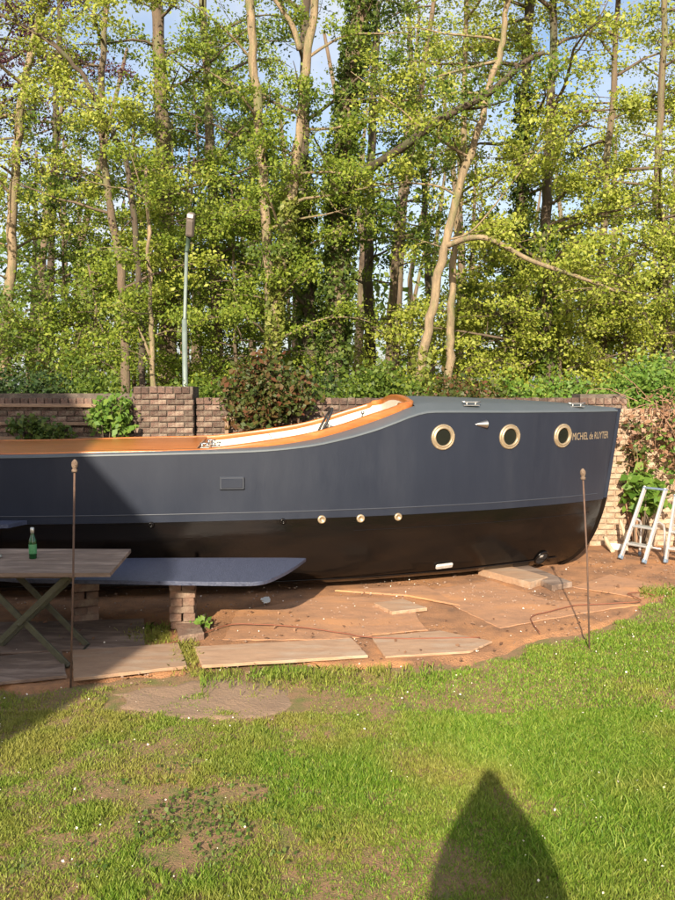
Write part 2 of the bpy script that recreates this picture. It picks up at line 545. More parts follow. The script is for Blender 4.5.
slab('timber_beam', [(478, 576), (500, 570), (548, 584), (530, 590)], .07, M['board'], 'thick timber beam sticking out from under the bow', 'beam', z=.01)
slab('timber_beam', [(504, 569), (516, 566), (572, 588), (552, 592)], .055, M['greyboard'], 'grey timber beside the thicker beam under the bow', 'beam', z=.01)
slab('paving_slab', [(176, 629), (196, 625), (204, 641), (179, 645)], .06, M['stackbrick'], 'square stone slab at the foot of the brick stack', 'slab', z=.012)
o = slab('paper_card', [(261, 602), (268, 600), (270, 605), (264, 607)], .006, M['whitecard'], 'white card lying on the orange earth by the leeboard', 'card', z=.03)


# ------------------------------------------------------------------ brick work
def brick_meshes(m, dims, n=4, bev=.005):
    out = []
    for k in range(n):
        vs, fs = bevel_box(np.array(dims) / 2, bev)
        vs = np.array(vs) + (rng.random((len(vs), 3)) - .5) * .005
        me = bpy.data.meshes.new('brick'); me.from_pydata(vs.tolist(), [], fs)
        bm = bmesh.new(); bm.from_mesh(me); bmesh.ops.recalc_face_normals(bm, faces=bm.faces); bm.to_mesh(me); bm.free()
        me.materials.append(m); out.append(me)
    return out


def proj(p):
    q = np.array(p) - np.array([0, 0, EYE])
    yc = q[1] * math.cos(PITCH) - q[2] * math.sin(PITCH); zc = q[1] * math.sin(PITCH) + q[2] * math.cos(PITCH)
    return 337.5 + FPX * q[0] / yc, 450 - FPX * zc / yc


def brick_wall(name, x0, x1, y, depth, h, m, mortar, label, cat, visible, group=None):
    """front face at y, running x0..x1, bricks proud of the mortar core; courses laid in running bond, coping course on edge"""
    root = empty(name, ((x0 + x1) / 2, y, 0))
    tag(root, label, cat, group)
    cx = (x0 + x1) / 2
    mb = MB(); mb.box((0, depth / 2 + .002, h / 2 - .01), (x1 - x0 - .02, depth - .02, h - .05))
    mb.build('mortar', mortar, root)
    bl, bh, jt = .21, .062, .012
    ms = brick_meshes(m, (bl, .105, bh)); hs = brick_meshes(m, (.10, .105, bh)); cs = brick_meshes(m, (.095, depth + .03, .085))
    spots = []
    nc = int((h - .11) / (bh + jt))
    for c in range(nc):
        z = bh / 2 + c * (bh + jt)
        x = x0 + (.0 if c % 2 else -.11)
        while x < x1:
            a = max(x, x0); b = min(x + bl, x1)
            if b - a > .05:
                spots.append(((a + b) / 2, z, b - a))
            x += bl + jt
    top = nc * (bh + jt)
    copx = np.arange(x0 + .05, x1 - .02, .105)
    objs = []
    for (x, z, L) in spots:
        yy = y + .042 + (rng.random() - .5) * .012
        px, py = proj((x, y, z))
        objs.append((px, py, visible(px, py), x, yy, z, ms if L > .16 else hs, L / (bl if L > .16 else .10)))
    for x in copx:
        z = top + .0425 + (rng.random() - .5) * .01
        px, py = proj((x, y, z))
        objs.append((px, py, visible(px, py), x, y + depth / 2, z, cs, 1.0))
    vis = [o for o in objs if o[2]][:300]
    rest = [o for o in objs if not o[2]] + [o for o in objs if o[2]][300:]
    for (px, py, v, x, yy, z, mm, sx) in vis:
        b = link('brick', random.choice(mm), root)
        b.location = (x - cx, yy - y, z); b.scale = (sx, 1, 1)
        b.rotation_euler = ((rng.random() - .5) * .03, (rng.random() - .5) * .03, (rng.random() - .5) * .03)
    if rest:
        mb = MB()
        for (px, py, v, x, yy, z, mm, sx) in rest:
            me = random.choice(mm)
            vs = np.array([p.co for p in me.vertices]) * np.array([sx, 1, 1])
            mb.add(vs + np.array([x - cx, yy - y, z]), [tuple(p.vertices) for p in me.polygons])
        tag(mb.build('brickwork', m, root), kind='stuff')
    return root


WY = 11.0
seeL = lambda px, py: px > -15 and px < 335 and py < 448
seeR = lambda px, py: px > 590 and px < 690
brick_wall('garden_wall', -7.0, -2.66, WY, .22, 2.03, M['brick'], M['mortar'], 'dark brick garden wall carrying three wooden rails', 'wall', seeL)
brick_wall('brick_pier', -2.65, -1.87, WY - .14, .5, 2.12, M['brick'], M['mortar'], 'broad dark brick pier in the wall in front of the street lamp', 'pier', seeL)
brick_wall('garden_wall', -1.86, 3.17, WY, .22, 1.96, M['brick'], M['mortar'], 'dark brick garden wall behind the cockpit of the boat', 'wall', seeL)
brick_wall('brick_pier', 3.18, 3.8, WY - .02, .42, 2.02, M['brick'], M['mortar'], 'brick pier rising over the wall just behind the bow', 'pier', lambda px, py: seeR(px, py) and py < 412)
brick_wall('garden_wall', 3.19, 6.2, WY - .16, .3, 1.83, M['palebrick'], M['palemortar'], 'pale limewashed brick wall behind the step ladders', 'wall', seeR)


# ------------------------------------------------------------------ boat
AL = math.radians(6)
SX, SY = 3.23, 9.70
boat = empty('motor_launch', (SX, SY, 0), math.pi + AL)
tag(boat, 'slate blue and black motor launch with varnished coaming propped up ashore', 'boat')
bs_ = pchip([0, .25, .6, 1, 1.5, 2, 2.5, 3, 4, 5, 6, 7, 8, 8.8, 9.2], [.025, .2, .42, .62, .83, .98, 1.1, 1.18, 1.27, 1.28, 1.24, 1.12, .88, .55, .3])
stem_u = pchip([-.05, 0, .12, .29, .5, .75, 1.0, 1.81, 2.2], [.72, .64, .45, .30, .20, .125, .085, -.026, -.07])
zt_ = pchip([-.1, 1.4, 2.40, 2.56, 2.75, 2.97, 3.33, 3.68, 4.2, 5.6, 6.6, 9.2], [1.805, 1.815, 1.825, 1.80, 1.735, 1.657, 1.562, 1.498, 1.456, 1.428, 1.41, 1.42])
ZW = .775
LB = 9.2
tap_ = pchip([-.02, .03, .10, .2, .4, ZW, 1.2, 2.0], [.06, .55, .84, .92, .955, .98, .995, 1.0])


def B(s, z):
    """half breadth of the hull, s metres abaft the stem at height z"""
    k = .80 + .20 * np.clip((z - .1) / 1.7, 0, 1)
    return bs_(s * (k + (1 - k) * np.clip(s / 4.0, 0, 1))) * tap_(z)


def hp(u, z, side=1, out=0.0):
    s = max(0.0, u - float(stem_u(z)) * (1 - u / LB))
    return np.array([u, side * (float(B(s, z)) + out), z])


ss = np.concatenate([np.linspace(0, 1.2, 26), np.linspace(1.25, 7, 80), np.linspace(7.1, LB, 14)])


def hull_patch(name, zlo, zhi, rows, m, out=0.0):
    """zlo, zhi: functions of u; a skin from the stem aft on both sides, closed at the stem"""
    mb = MB()
    for side in (1, -1):
        vs = []
        for r in range(rows + 1):
            for s in ss:
                u = s
                for it in range(3):
                    a, b = float(zlo(u)), float(zhi(u))
                    z = a + (b - a) * r / rows
                    u = float(stem_u(z)) * (1 - s / LB) + s
                vs.append((u, side * (float(B(s, z)) + out), z))
        n = len(ss)
        mb.add(vs, [(r * n + i, r * n + i + 1, (r + 1) * n + i + 1, (r + 1) * n + i) for r in range(rows) for i in range(n - 1)], True)
    n = len(ss) * (rows + 1)
    k = len(ss)
    mb.f += [(r * k, n + r * k, n + (r + 1) * k, (r + 1) * k) for r in range(rows)]
    mb.s += [True] * rows
    mb.f += [(r * k + k - 1, n + r * k + k - 1, n + (r + 1) * k + k - 1, (r + 1) * k + k - 1) for r in range(rows)]
    mb.s += [True] * rows
    return mb.build(name, m, boat)


zwl = lambda u: ZW + .012 * math.sin(u * .6)
topsides = hull_patch('topsides', zwl, zt_, 12, M['hull'])
mbz = [-.02, .0, .03, .06, .1, .15, .22, .3, .45, .6]
hull_patch('bottom', lambda u: -.02, lambda u: zwl(u) - .0015, 22, M['black'], -.002)
# stem bar
mb = MB()
zz = np.linspace(-.01, 1.83, 40)
L = []; Rr = []
for z in zz:
    u = float(stem_u(z))
    L.append((u, z))
vs = []
for u, z in L:
    vs += [(u + .06, .048, z), (u - .022, .030, z), (u - .022, -.030, z), (u + .06, -.048, z)]
mb.add(vs, [(4 * i + a, 4 * i + a + 1, 4 * i + a + 5, 4 * i + a + 4) for i in range(len(L) - 1) for a in range(3)] + [(4 * len(L) - 4, 4 * len(L) - 3, 4 * len(L) - 2, 4 * len(L) - 1)], False)
iw = int(np.searchsorted(zz, ZW))
mb_lo = MB(); mb_lo.add(vs[:4 * iw + 4], [(4 * i + a, 4 * i + a + 1, 4 * i + a + 5, 4 * i + a + 4) for i in range(iw) for a in range(3)])
mb_hi = MB(); mb_hi.add(vs[4 * iw:], [(4 * i + a, 4 * i + a + 1, 4 * i + a + 5, 4 * i + a + 4) for i in range(len(L) - iw - 1) for a in range(3)] + [tuple(range(4 * (len(L) - iw) - 4, 4 * (len(L) - iw)))])
mb_hi.build('stem', M['hull'], boat); mb_lo.build('stem', M['black'], boat)


def strip(name, zc, hgt, th, u0, u1, m, n=60, side=1):
    mb = MB(); vs = []
    for u in np.linspace(u0, u1, n):
        z = zc(u)
        for dz, o in ((-hgt / 2, .0005), (-hgt / 2 * .7, th), (hgt / 2 * .7, th), (hgt / 2, .0005)):
            vs.append(hp(u, z + dz, side, o))
    mb.add(vs, [(4 * i + a, 4 * i + a + 1, 4 * i + a + 5, 4 * i + a + 4) for i in range(n - 1) for a in range(3)], True)
    return mb.build(name, m, boat)


strip('seam', lambda u: zwl(u) + .075, .012, .004, .25, 9, M['darkvent'])
strip('seam', lambda u: zwl(u) - .14, .008, .002, .35, 3.2, M['black'])
strip('chine', lambda u: .135, .02, .006, .75, 9, M['black'])

# deck edge, foredeck and side decks: a bevel that leans inboard, then a cambered deck
UF = 2.56            # front of the cockpit
ci_ = pchip([0, .3, 1, 2.4, 3, 3.6, 4.3, 9.2], [.03, .10, .135, .15, .15, .11, .06, .05])      # how far inboard the coaming stands
rise_ = pchip([0, .3, 1, 2.4, 2.97, 3.33, 3.68, 4.2, 5.6, 9.2], [.03, .045, .07, .08, .075, .06, .045, .03, .02, .02])


def edge_w(u):
    return float(hp(u, float(zt_(u)))[1])


mb = MB()
us = np.concatenate([np.linspace(0, 1, 20), np.linspace(1.1, UF, 16)])
vs = []
K = 15
for u in us:
    b = edge_w(u); z = float(zt_(u)); c = min(float(ci_(u)), b * .7); r = float(rise_(u))
    row = [(u, b + .008, z - .012), (u, b + .008, z + .006), (u, b - .01, z + .012), (u, b - c, z + r)]
    inner = b - c
    for k in range(1, K):
        f = 1 - 2 * k / K
        row.append((u, inner * f, z + r + .075 * (inner / 1.0) * (1 - f * f)))
    row += [(u, -p[1], p[2]) for p in row[3::-1]]
    vs += row
n = len(vs) // len(us)
mb.add(vs, [(i * n + k, i * n + k + 1, (i + 1) * n + k + 1, (i + 1) * n + k) for i in range(len(us) - 1) for k in range(n - 1)], True)
mb.build('foredeck', M['deckpaint'], boat)
for side in (1, -1):
    mb = MB(); vs = []
    us2 = np.linspace(UF, 9.1, 70)
    for u in us2:
        b = edge_w(u); z = float(zt_(u)); c = float(ci_(u)); r = float(rise_(u))
        vs += [(u, side * (b + .008), z - .012), (u, side * (b + .008), z + .006), (u, side * (b - .01), z + .012), (u, side * (b - c), z + r), (u, side * (b - c - .03), z + r)]
    mb.add(vs, [(5 * i + a, 5 * i + a + 1, 5 * i + a + 6, 5 * i + a + 5) for i in range(len(us2) - 1) for a in range(4)], True)
    mb.build('side_deck', M['deckpaint'], boat)

# varnished coaming running round the cockpit
ct_ = pchip([2.3, 2.53, 2.95, 3.32, 3.67, 4.02, 4.37, 4.71, 5.65, 6.6, 9.2], [1.93, 1.92, 1.816, 1.697, 1.611, 1.556, 1.51, 1.475, 1.462, 1.444, 1.45])


def coam_path():
    P = []
    for u in np.linspace(9.0, UF + .16, 90):
        P.append((u, edge_w(u) - float(ci_(u)) - .012, float(ct_(u))))
    yb = edge_w(UF) - float(ci_(UF)) - .012
    for t in np.linspace(0.1, 1, 8):                                  # rounded front corner
        a = t * math.pi / 2
        P.append((UF + .16 * (1 - math.sin(a)), yb - .16 * (1 - math.cos(a)), 1.905 + .03 * t))
    for f in np.linspace(.8, 0, 8)[1:]:
        P.append((UF, yb * f, 1.935 + .055 * (1 - (f / .8)**2)))
    Q = [(p[0], -p[1], p[2]) for p in P[-2::-1]]
    return np.array(P + Q)


CP = coam_path()
T = np.gradient(CP, axis=0); T[:, 2] = 0; T /= np.linalg.norm(T, axis=1)[:, None]
NI = np.stack([-T[:, 1], T[:, 0]], 1)
c0 = np.array([5.0, 0.0])
flip = np.sign(np.einsum('ij,ij->i', NI, c0 - CP[:, :2])); NI *= flip[:, None]
mb = MB(); vs = []
for p, nrm in zip(CP, NI):
    u = p[0]
    hgt = .085 if u < 3.5 else max(.055, .085 - .03 * (u - 3.5))
    for o, dz in ((-.006, -hgt), (-.016, -.012), (-.008, 0), (.05, .002), (.058, -.012), (.05, -.06)):
        vs.append((p[0] + nrm[0] * o, p[1] + nrm[1] * o, p[2] + dz))
n = len(CP)
mb.add(vs, [(6 * i + a, 6 * i + a + 1, 6 * i + a + 7, 6 * i + a + 6) for i in range(n - 1) for a in range(5)], True)
mb.build('coaming', M['varnish'], boat)
# painted lining inside the cockpit
mb = MB(); vs = []
for p, nrm in zip(CP, NI):
    for o, z in ((.049, p[2] - .05), (.06, p[2] - .35), (.10, .72)):
        vs.append((p[0] + nrm[0] * o, p[1] + nrm[1] * o, z))
mb.add(vs, [(3 * i + a, 3 * i + a + 1, 3 * i + a + 4, 3 * i + a + 3) for i in range(n - 1) for a in range(2)], True)
mb.build('lining', M['white'], boat, fix=False)
# sole and thwart boards
for k in range(9):
    mb = MB(); mb.box((4.2, -.9 + k * .225, .72), (3.4, .215, .03), bev=.004); mb.build('sole_board', M['varnish'], boat)
# after deck of varnished planks
for k in range(-8, 9):
    y0 = k * .125
    u0 = 4.75
    u1 = 9.0
    while u1 > u0 and abs(y0) + .07 > edge_w(u1) - .10:
        u1 -= .1
    if u1 - u0 < .5:
        continue
    mb = MB(); n = 14; vs = []
    for u in np.linspace(u0, u1, n):
        z = float(ct_(u)) - .008 + .012 * (1 - (y0 / 1.1)**2)
        vs += [(u, y0 - .0605, z - .025), (u, y0 - .0605, z - .002), (u, y0 - .057, z), (u, y0 + .057, z), (u, y0 + .0605, z - .002), (u, y0 + .0605, z - .025)]
    mb.add(vs, [(6 * i + a, 6 * i + (a + 1) % 6, 6 * i + 6 + (a + 1) % 6, 6 * i + 6 + a) for i in range(n - 1) for a in range(6)] + [tuple(range(6)), tuple(range(6 * n - 6, 6 * n))])
    mb.build('deck_plank', M['varnish'], boat)
mb = MB(); mb.box((4.72, 0, 1.32), (.04, 2.2, .26)); mb.build('bulkhead', M['varnish'], boat)


def frame(u, z, side=1, out=0.0):
    """a matrix whose Z points out of the hull, X aft along it"""
    p = hp(u, z, side, out)
    a = Vector(hp(u + .03, z, side)) - Vector(hp(u - .03, z, side))
    b = Vector(hp(u, z + .03, side)) - Vector(hp(u, z - .03, side))
    a.normalize()
    nrm = a.cross(b)
    if nrm.y * side < 0:
        nrm.negate()
    nrm.normalize()
    b = nrm.cross(a)
    return Matrix(((a.x, b.x, nrm.x, p[0]), (a.y, b.y, nrm.y, p[1]), (a.z, b.z, nrm.z, p[2]), (0, 0, 0, 1)))


for u, z in ((2.286, 1.565), (1.524, 1.553), (.836, 1.543)):
    for side in (1, -1):
        Mx = frame(u, z, side)
        mb = MB()
        mb.lathe([(.132, -.03), (.132, .006), (.127, .014), (.118, .017), (.112, .012), (.107, .012), (.101, .022), (.092, .024), (.086, .018), (.084, -.02)], 32, Mx)
        rim = mb.build('porthole', M['brass'], boat)
        mb = MB(); mb.lathe([(.0, .004), (.05, .004), (.0855, .002)], 32, Mx); mb.build('glass', M['portglass'], rim)
        mb = MB()
        for k in range(8):
            a = k * math.pi / 4 + .2
            Mb = Mx @ Matrix.Translation((.1235 * math.cos(a), .1235 * math.sin(a), .013))
            mb.lathe([(.0, .005), (.004, .004), (.0055, 0)], 8, Mb)
        mb.build('screws', M['brass'], rim)
# ring fittings along the waterline
for u, z, r in ((3.53, .772, .042), (3.139, .768, .042), (2.75, .768, .04)):
    Mx = frame(u, z)
    mb = MB(); mb.lathe([(r, 0), (r, .010), (r * .8, .018), (r * .5, .014), (r * .42, .003), (0, .002)], 20, Mx)
    mb.build('skin_fitting', M['brass'], boat)
for u, z in ((3.913, .765), (5.17, .755)):
    Mx = frame(u, z)
    mb = MB(); mb.lathe([(.03, 0), (.03, .012), (.016, .03), (.014, .002), (0, .002)], 16, Mx)
    mb.build('skin_fitting', M['black'], boat)
# flush vent plate
Mx = frame(4.401, 1.149)
mb = MB(); mb.box(Mx @ Vector((0, 0, .012)), (.24, .125, .026), Mx, .008); pl = mb.build('vent_plate', M['darkvent'], boat)
mb = MB(); mb.box(Mx @ Vector((0, 0, .027)), (.20, .09, .008), Mx, .003); mb.build('cover', M['hull'], pl)
# navigation light: a pointed cowl
Mx = frame(1.86, 1.69)
mb = MB()
prof = []
for t in np.linspace(0, 1, 8):
    prof.append((t, .045 * t**.7))
vs = []
for t, h in prof:
    for a in np.linspace(-math.pi / 2, math.pi / 2, 9):
        vs.append(Mx @ Vector((.075 - .13 * t, h * math.sin(a), max(.002, h * 1.1 * math.cos(a)))))
mb.add(vs, [(9 * i + a, 9 * i + a + 1, 9 * i + a + 10, 9 * i + a + 9) for i in range(7) for a in range(8)], True)
mb.add([vs[63 + a] for a in range(9)], [tuple(range(9))])
mb.build('navigation_light', M['steel'], boat)
# anode and bow thruster tunnel
Mx = frame(2.219, .212)
mb = MB(); mb.box(Mx @ Vector((0, 0, .015)), (.20, .06, .035), Mx @ Matrix.Rotation(.05, 4, 'Z'), .014); mb.build('anode', M['zinc'], boat)
Mx = frame(.98, .16)
mb = MB(); mb.lathe([(.095, -.002), (.095, .008), (.08, .010), (.078, -.02)], 24, Mx); th = mb.build('thruster_tunnel', M['black'], boat)
mb = MB(); mb.lathe([(.0, .003), (.078, .003)], 20, Mx); mb.build('bore_shade', M['rubber'], th)  # flat black disc, stands for the shade inside the tunnel
mb = MB(); mb.box(Mx @ Vector((.02, -.03, .006)), (.045, .03, .008), Mx, .003); mb.build('bore_glint', M['zinc'], th)  # pale plate imitating a highlight in the dark hole
# deck cleats
for u, w0 in ((1.96, .86), (.62, .25)):
    z = float(zt_(u)) + float(rise_(u)) + .002
    y = edge_w(u) - .10
    y = edge_w(u) - min(float(ci_(u)), .1) * .75
    z = float(zt_(u)) + float(rise_(u)) * .72
    mb = MB()
    mb.box((u, y, z + .004), (.17, .05, .01), bev=.003)
    for du in (-.045, .045):
        mb.tube([(u + du, y, z), (u + du, y, z + .035)], .009, 8)
    mb.tube([(u - .10, y, z + .045), (u - .06, y, z + .037), (u + .06, y, z + .037), (u + .10, y, z + .045)], .009, 8)
    mb.build('cleat', M['steel'], boat)
# bollard and fairleads on the rail abaft the cockpit
for u, off, side in ((4.55, .04, 1), (4.66, .04, 1), (4.62, .55, 1)):
    y = edge_w(u) - float(ci_(u)) - off
    z = float(ct_(u)) + .002
    mb = MB(); mb.box((u, y, z + .006), (.09, .05, .012), bev=.003)
    mb.tube([(u - .025, y, z), (u - .025, y, z + .05)], .010, 8); mb.tube([(u + .025, y, z), (u + .025, y, z + .05)], .010, 8)
    mb.tube([(u - .045, y, z + .045), (u + .045, y, z + .045)], .008, 8)
    mb.build('fairlead', M['steel'], boat)
# steering wheel, column and throttle
wc = Vector((3.42, .18, 1.66))
Wm = Matrix.Translation(wc) @ Matrix.Rotation(math.radians(62), 4, 'Y')
mb = MB()
pts = [Wm @ Vector((.20 * math.cos(a), .20 * math.sin(a), 0)) for a in np.linspace(0, 2 * math.pi, 40)]
mb.tube(pts, .014, 8, False)
wheel = mb.build('steering_wheel', M['rubber'], boat)
mb = MB()
for k in range(5):
    a = k * 2 * math.pi / 5 + .3
    mb.tube([Wm @ Vector((0, 0, -.03)), Wm @ Vector((.1 * math.cos(a), .1 * math.sin(a), -.02)), Wm @ Vector((.198 * math.cos(a), .198 * math.sin(a), 0))], .008, 6)
mb.lathe([(.0, .0), (.035, -.005), (.04, -.03), (.03, -.06), (0, -.06)], 16, Wm)
mb.build('spokes', M['steel'], wheel)
mb = MB(); mb.tube([Wm @ Vector((0, 0, -.05)), (3.0, .18, 1.5), (2.9, .18, 1.4)], .03, 10); mb.box((2.86, .18, 1.1), (.3, .5, .75), bev=.02); mb.build('helm_console', M['white'], boat)
mb = MB(); mb.tube([(3.08, .42, 1.5), (3.05, .42, 1.66), (3.02, .42, 1.78)], .009, 8); mb.lathe([(0, .03), (.018, .02), (.02, 0), (0, -.02)], 10, Matrix.Translation((3.02, .42, 1.79))); mb.build('throttle_lever', M['steel'], boat)
# name on the bow
fc = bpy.data.curves.new('name', 'FONT'); fc.body = 'MICHIEL de RUYTER'; fc.size = .1; fc.resolution_u = 3
fo = bpy.data.objects.new('name', fc); COL.objects.link(fo)
dg = bpy.context.evaluated_depsgraph_get()
me = bpy.data.meshes.new_from_object(fo.evaluated_get(dg))
bpy.data.objects.remove(fo)
tv = np.array([v.co[:] for v in me.vertices])
u_a, u_b = .70, .135
wx = tv[:, 0].max()
for i, v in enumerate(me.vertices):
    u = u_a + (u_b - u_a) * tv[i, 0] / wx
    v.co = hp(u, 1.49 + tv[i, 1] * 1.15, 1, .0035)
me.materials.clear(); me.materials.append(M['gilt'])
link('name_lettering', me, boat)

# blocks the boat stands on
for u, lab in ((1.1, 'short timber block wedged under the bow of the launch'), (3.2, 'timber block under the hull amidships'), (5.6, 'timber block under the after hull')):
    p = Vector((SX, SY, 0)) + Vector((-math.cos(AL) * u, -math.sin(AL) * u, 0))
    mb = MB(); mb.box((0, 0, 0), (.22, .9, .05), bev=.006)
    o = mb.build('keel_block', M['greyboard']); o.location = (p.x, p.y, .03 - .06); o.rotation_euler.z = AL
    tag(o, lab, 'timber block')

# ------------------------------------------------------------------ leeboard on brick stacks
lp = [(20, 579), (60, 579.5), (150, 581), (220, 582), (252, 582), (268, 579.5), (285, 572), (298, 564), (306, 558)]
poly = [ground(*p, .50)[:2] for p in lp]
back = [(285, 557.6), (230, 557.6), (130, 558), (60, 559), (-40, 560), (-70, 565), (-50, 573)]
poly += [ground(*p, .50)[:2] for p in back]
poly = smooth_line(np.array(poly[:9]), 5).tolist() + [list(p) for p in poly[9:]]
poly = np.array(poly); c = poly.mean(0)
mb = MB(); n = len(poly)
vs = []
for z, s in ((.466, .99), (.470, 1.0), (.496, 1.0), (.50, .992)):
    for p in poly:
        q = c + (p - c) * s; vs.append((q[0] - c[0], q[1] - c[1], z - .466))
mb.add(vs, [tuple(range(n))[::-1], tuple(range(3 * n, 4 * n))] + [(r * n + i, r * n + (i + 1) % n, (r + 1) * n + (i + 1) % n, (r + 1) * n + i) for r in range(3) for i in range(n)])
lee = mb.build('leeboard', M['leeboard']); lee.location = (c[0], c[1], .466)
tag(lee, 'blue leeboard with a pointed tip lying flat on brick stacks', 'leeboard')
P = [ground(x, y, .82)[:2] for x, y in ((-60, 526), (8, 525), (27, 521), (-60, 521))]
mb = MB(); c = np.mean(P, 0); mb.prism([p - c for p in P], 0, .035)
o = mb.build('leeboard', M['leeboard']); o.location = (c[0], c[1], .79)
tag(o, 'small blue board tip level with the waterline, left of the bottle', 'leeboard')
mb = MB(); mb.box((0, 0, .395), (.09, .09, .79), bev=.006); o2 = mb.build('prop_post', M['greyboard']); o2.location = (c[0] - .1, c[1], 0.0)
tag(o2, 'timber post propping the small blue board beside the hull', 'post')


def brick_stack(loc, rz, rows, label):
    root = empty('brick_stack', loc, rz)
    tag(root, label, 'brick stack', 'brick stacks under the leeboard')
    ms = brick_meshes(M['stackbrick'], (.21, .10, .065), 4, .006)
    z = 0
    for r in range(rows):
        cross = r % 2
        for k in (-1, 1):
            b = link('brick', random.choice(ms), root)
            b.location = ((rng.random() - .5) * .02 + (k * .0545 if cross else 0), (rng.random() - .5) * .02 + (0 if cross else k * .0545), z + .0335)
            b.rotation_euler = (0, 0, (math.pi / 2 if cross else 0) + (rng.random() - .5) * .08)
        z += .0665
    return z


sp = ground(180, 634)
nrow = 6
zt = brick_stack((sp[0], sp[1] + .16, .022), .1, nrow, 'stack of old bricks carrying the leeboard beside the square slab')
mb = MB(); mb.box((0, 0, 0), (.24, .2, .03), bev=.004); o = mb.build('wood_packing', M['greyboard']); o.location = (sp[0], sp[1] + .16, .022 + zt + .0155); tag(o, 'wooden packing piece on the taller brick stack', 'packing')
o.scale.z = (.466 - (.022 + zt)) / .031
o.location.z = (.466 + .022 + zt) / 2
sp = ground(78, 640, 0)
zt = brick_stack((sp[0] - .1, sp[1] + .55, .022), .35, nrow, 'stack of old bricks in deep shade behind the trestle table')
mb = MB(); mb.box((0, 0, 0), (.24, .2, .031), bev=.004); o = mb.build('wood_packing', M['greyboard']); o.location = (sp[0] - .1, sp[1] + .55, (.466 + .022 + zt) / 2); o.scale.z = (.466 - (.022 + zt)) / .031
tag(o, 'wooden packing piece on the brick stack behind the table', 'packing')

# ------------------------------------------------------------------ trestle table and bottle
TZ = .75
tbl = empty('trestle_table', (-2.35, 6.25, 0))
tag(tbl, 'weathered plank table on crossed iron trestle legs', 'table')
tp = np.array([ground(*p, TZ)[:2] for p in ((110, 573), (131, 549))])
poly = np.array([(tp[0][0], tp[0][1]), (tp[1][0], tp[1][1]), (-3.5, tp[1][1] + .03), (-3.5, tp[0][1])]) - np.array([-2.35, 6.25])
w_ = (poly[1][1] - poly[0][1])
nb = 4
for k in range(nb):
    a, b = k / nb, (k + 1) / nb
    r0 = poly[0] + (poly[1] - poly[0]) * a; r1 = poly[0] + (poly[1] - poly[0]) * b
    l0 = poly[3] + (poly[2] - poly[3]) * a; l1 = poly[3] + (poly[2] - poly[3]) * b
    g = .002
    mb = MB(); mb.prism([(l0[0], l0[1] + g), (r0[0], r0[1] + g), (r1[0], r1[1] - g), (l1[0], l1[1] - g)], TZ - .03 + rng.random() * .001, TZ - rng.random() * .0015)
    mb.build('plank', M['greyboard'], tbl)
for yy in (5.98, 6.46):
    yl = yy - 6.25
    for (x0, z0, x1, z1) in ((.38, .015, -.28, .70), (-.32, .015, .40, .70)):
        mb = MB()
        d = Vector((x1 - x0, 0, z1 - z0)); ang = math.atan2(d.z, d.x)
        mb.box((( x0 + x1) / 2, yl + (.02 if x0 > 0 else -.02), (z0 + z1) / 2), (d.length, .022, .045), Matrix.Rotation(-ang, 4, 'Y'), .004)
        mb.build('leg', M['darkiron'], tbl)
    mb = MB(); mb.box((-.05, yl, .7), (1.0, .045, .04), bev=.004); mb.build('batten', M['greyboard'], tbl)
    mb = MB(); mb.lathe([(0, .034), (.02, .03), (.022, -.03), (0, -.034)], 12, Matrix.Translation((.035, yl, .34)) @ Matrix.Rotation(math.pi / 2, 4, 'X')); mb.build('pivot', M['darkiron'], tbl)
for x, z in ((.38, .03), (.40, .67), (-.32, .03)):
    mb = MB(); mb.tube([(x, -.29, z), (x, .23, z)], .011, 8); mb.build('stretcher', M['darkiron'], tbl)

bp = ground(33, 558.5, TZ)
bot = empty('beer_bottle', (bp[0], bp[1], TZ))
tag(bot, 'green glass beer bottle standing on the trestle table', 'bottle')
mb = MB(); mb.lathe([(0, .002), (.026, 0), (.029, .004), (.029, .125), (.0265, .145), (.018, .17), (.0135, .19), (.0125, .222), (.0145, .224), (.0145, .234), (0, .2345)], 24); mb.build('glass', M['bottle'], bot)
mb = MB(); mb.lathe([(.0296, .04), (.0298, .042), (.0298, .11), (.0296, .112)], 24); mb.build('label', M['bottlelabel'], bot)
mb = MB(); mb.lathe([(.0135, .196), (.0142, .198), (.0155, .236), (.012, .241), (0, .242)], 18); mb.build('foil', M['foil'], bot)
cp = ground(-2.5, 558, TZ)
mb = MB(); mb.lathe([(0, 0), (.031, 0), (.033, .004), (.033, .02), (.03, .024), (0, .022)], 24); o = mb.build('tin_lid', M['foil']); o.location = (cp[0], cp[1], TZ)
tag(o, 'small shiny tin at the edge of the table left of the bottle', 'tin')


# ------------------------------------------------------------------ iron stakes
def stake(base_px, top_px, label):
    b = ground(*base_px); t = at(top_px[0], top_px[1], b[1])
    root = empty('iron_stake', (b[0], b[1], 0)); tag(root, label, 'stake', 'iron stakes at the lawn edge')
    d = t - np.array([b[0], b[1], 0]); 
    mb = MB(); mb.tube([(0, 0, -.1), tuple(d * .5 + np.array([.006, 0, 0])), tuple(d)], .0072, 8); mb.build('rod', M['rust'], root)
    L = np.linalg.norm(d); q = Vector(d / L).to_track_quat('Z', 'Y').to_matrix().to_4x4()
    Mx = Matrix.Translation(Vector(d)) @ q
    mb = MB(); mb.lathe([(0, -.03), (.018, -.028), (.02, -.012), (.013, -.008), (.014, .0), (.02, .01), (.022, .024), (.02, .04), (.012, .052), (.006, .058), (0, .06)], 14, Mx)
    mb.build('finial', mat('finial_rust', (.22, .16, .11), (.13, .085, .06), .8, 30, .6, 90), root)


stake((70, 685), (74.6, 468), 'rusty iron stake with knob standing in front of the trestle table')
stake((590, 648), (583, 476), 'rusty iron stake with knob standing on the grass before the bow')


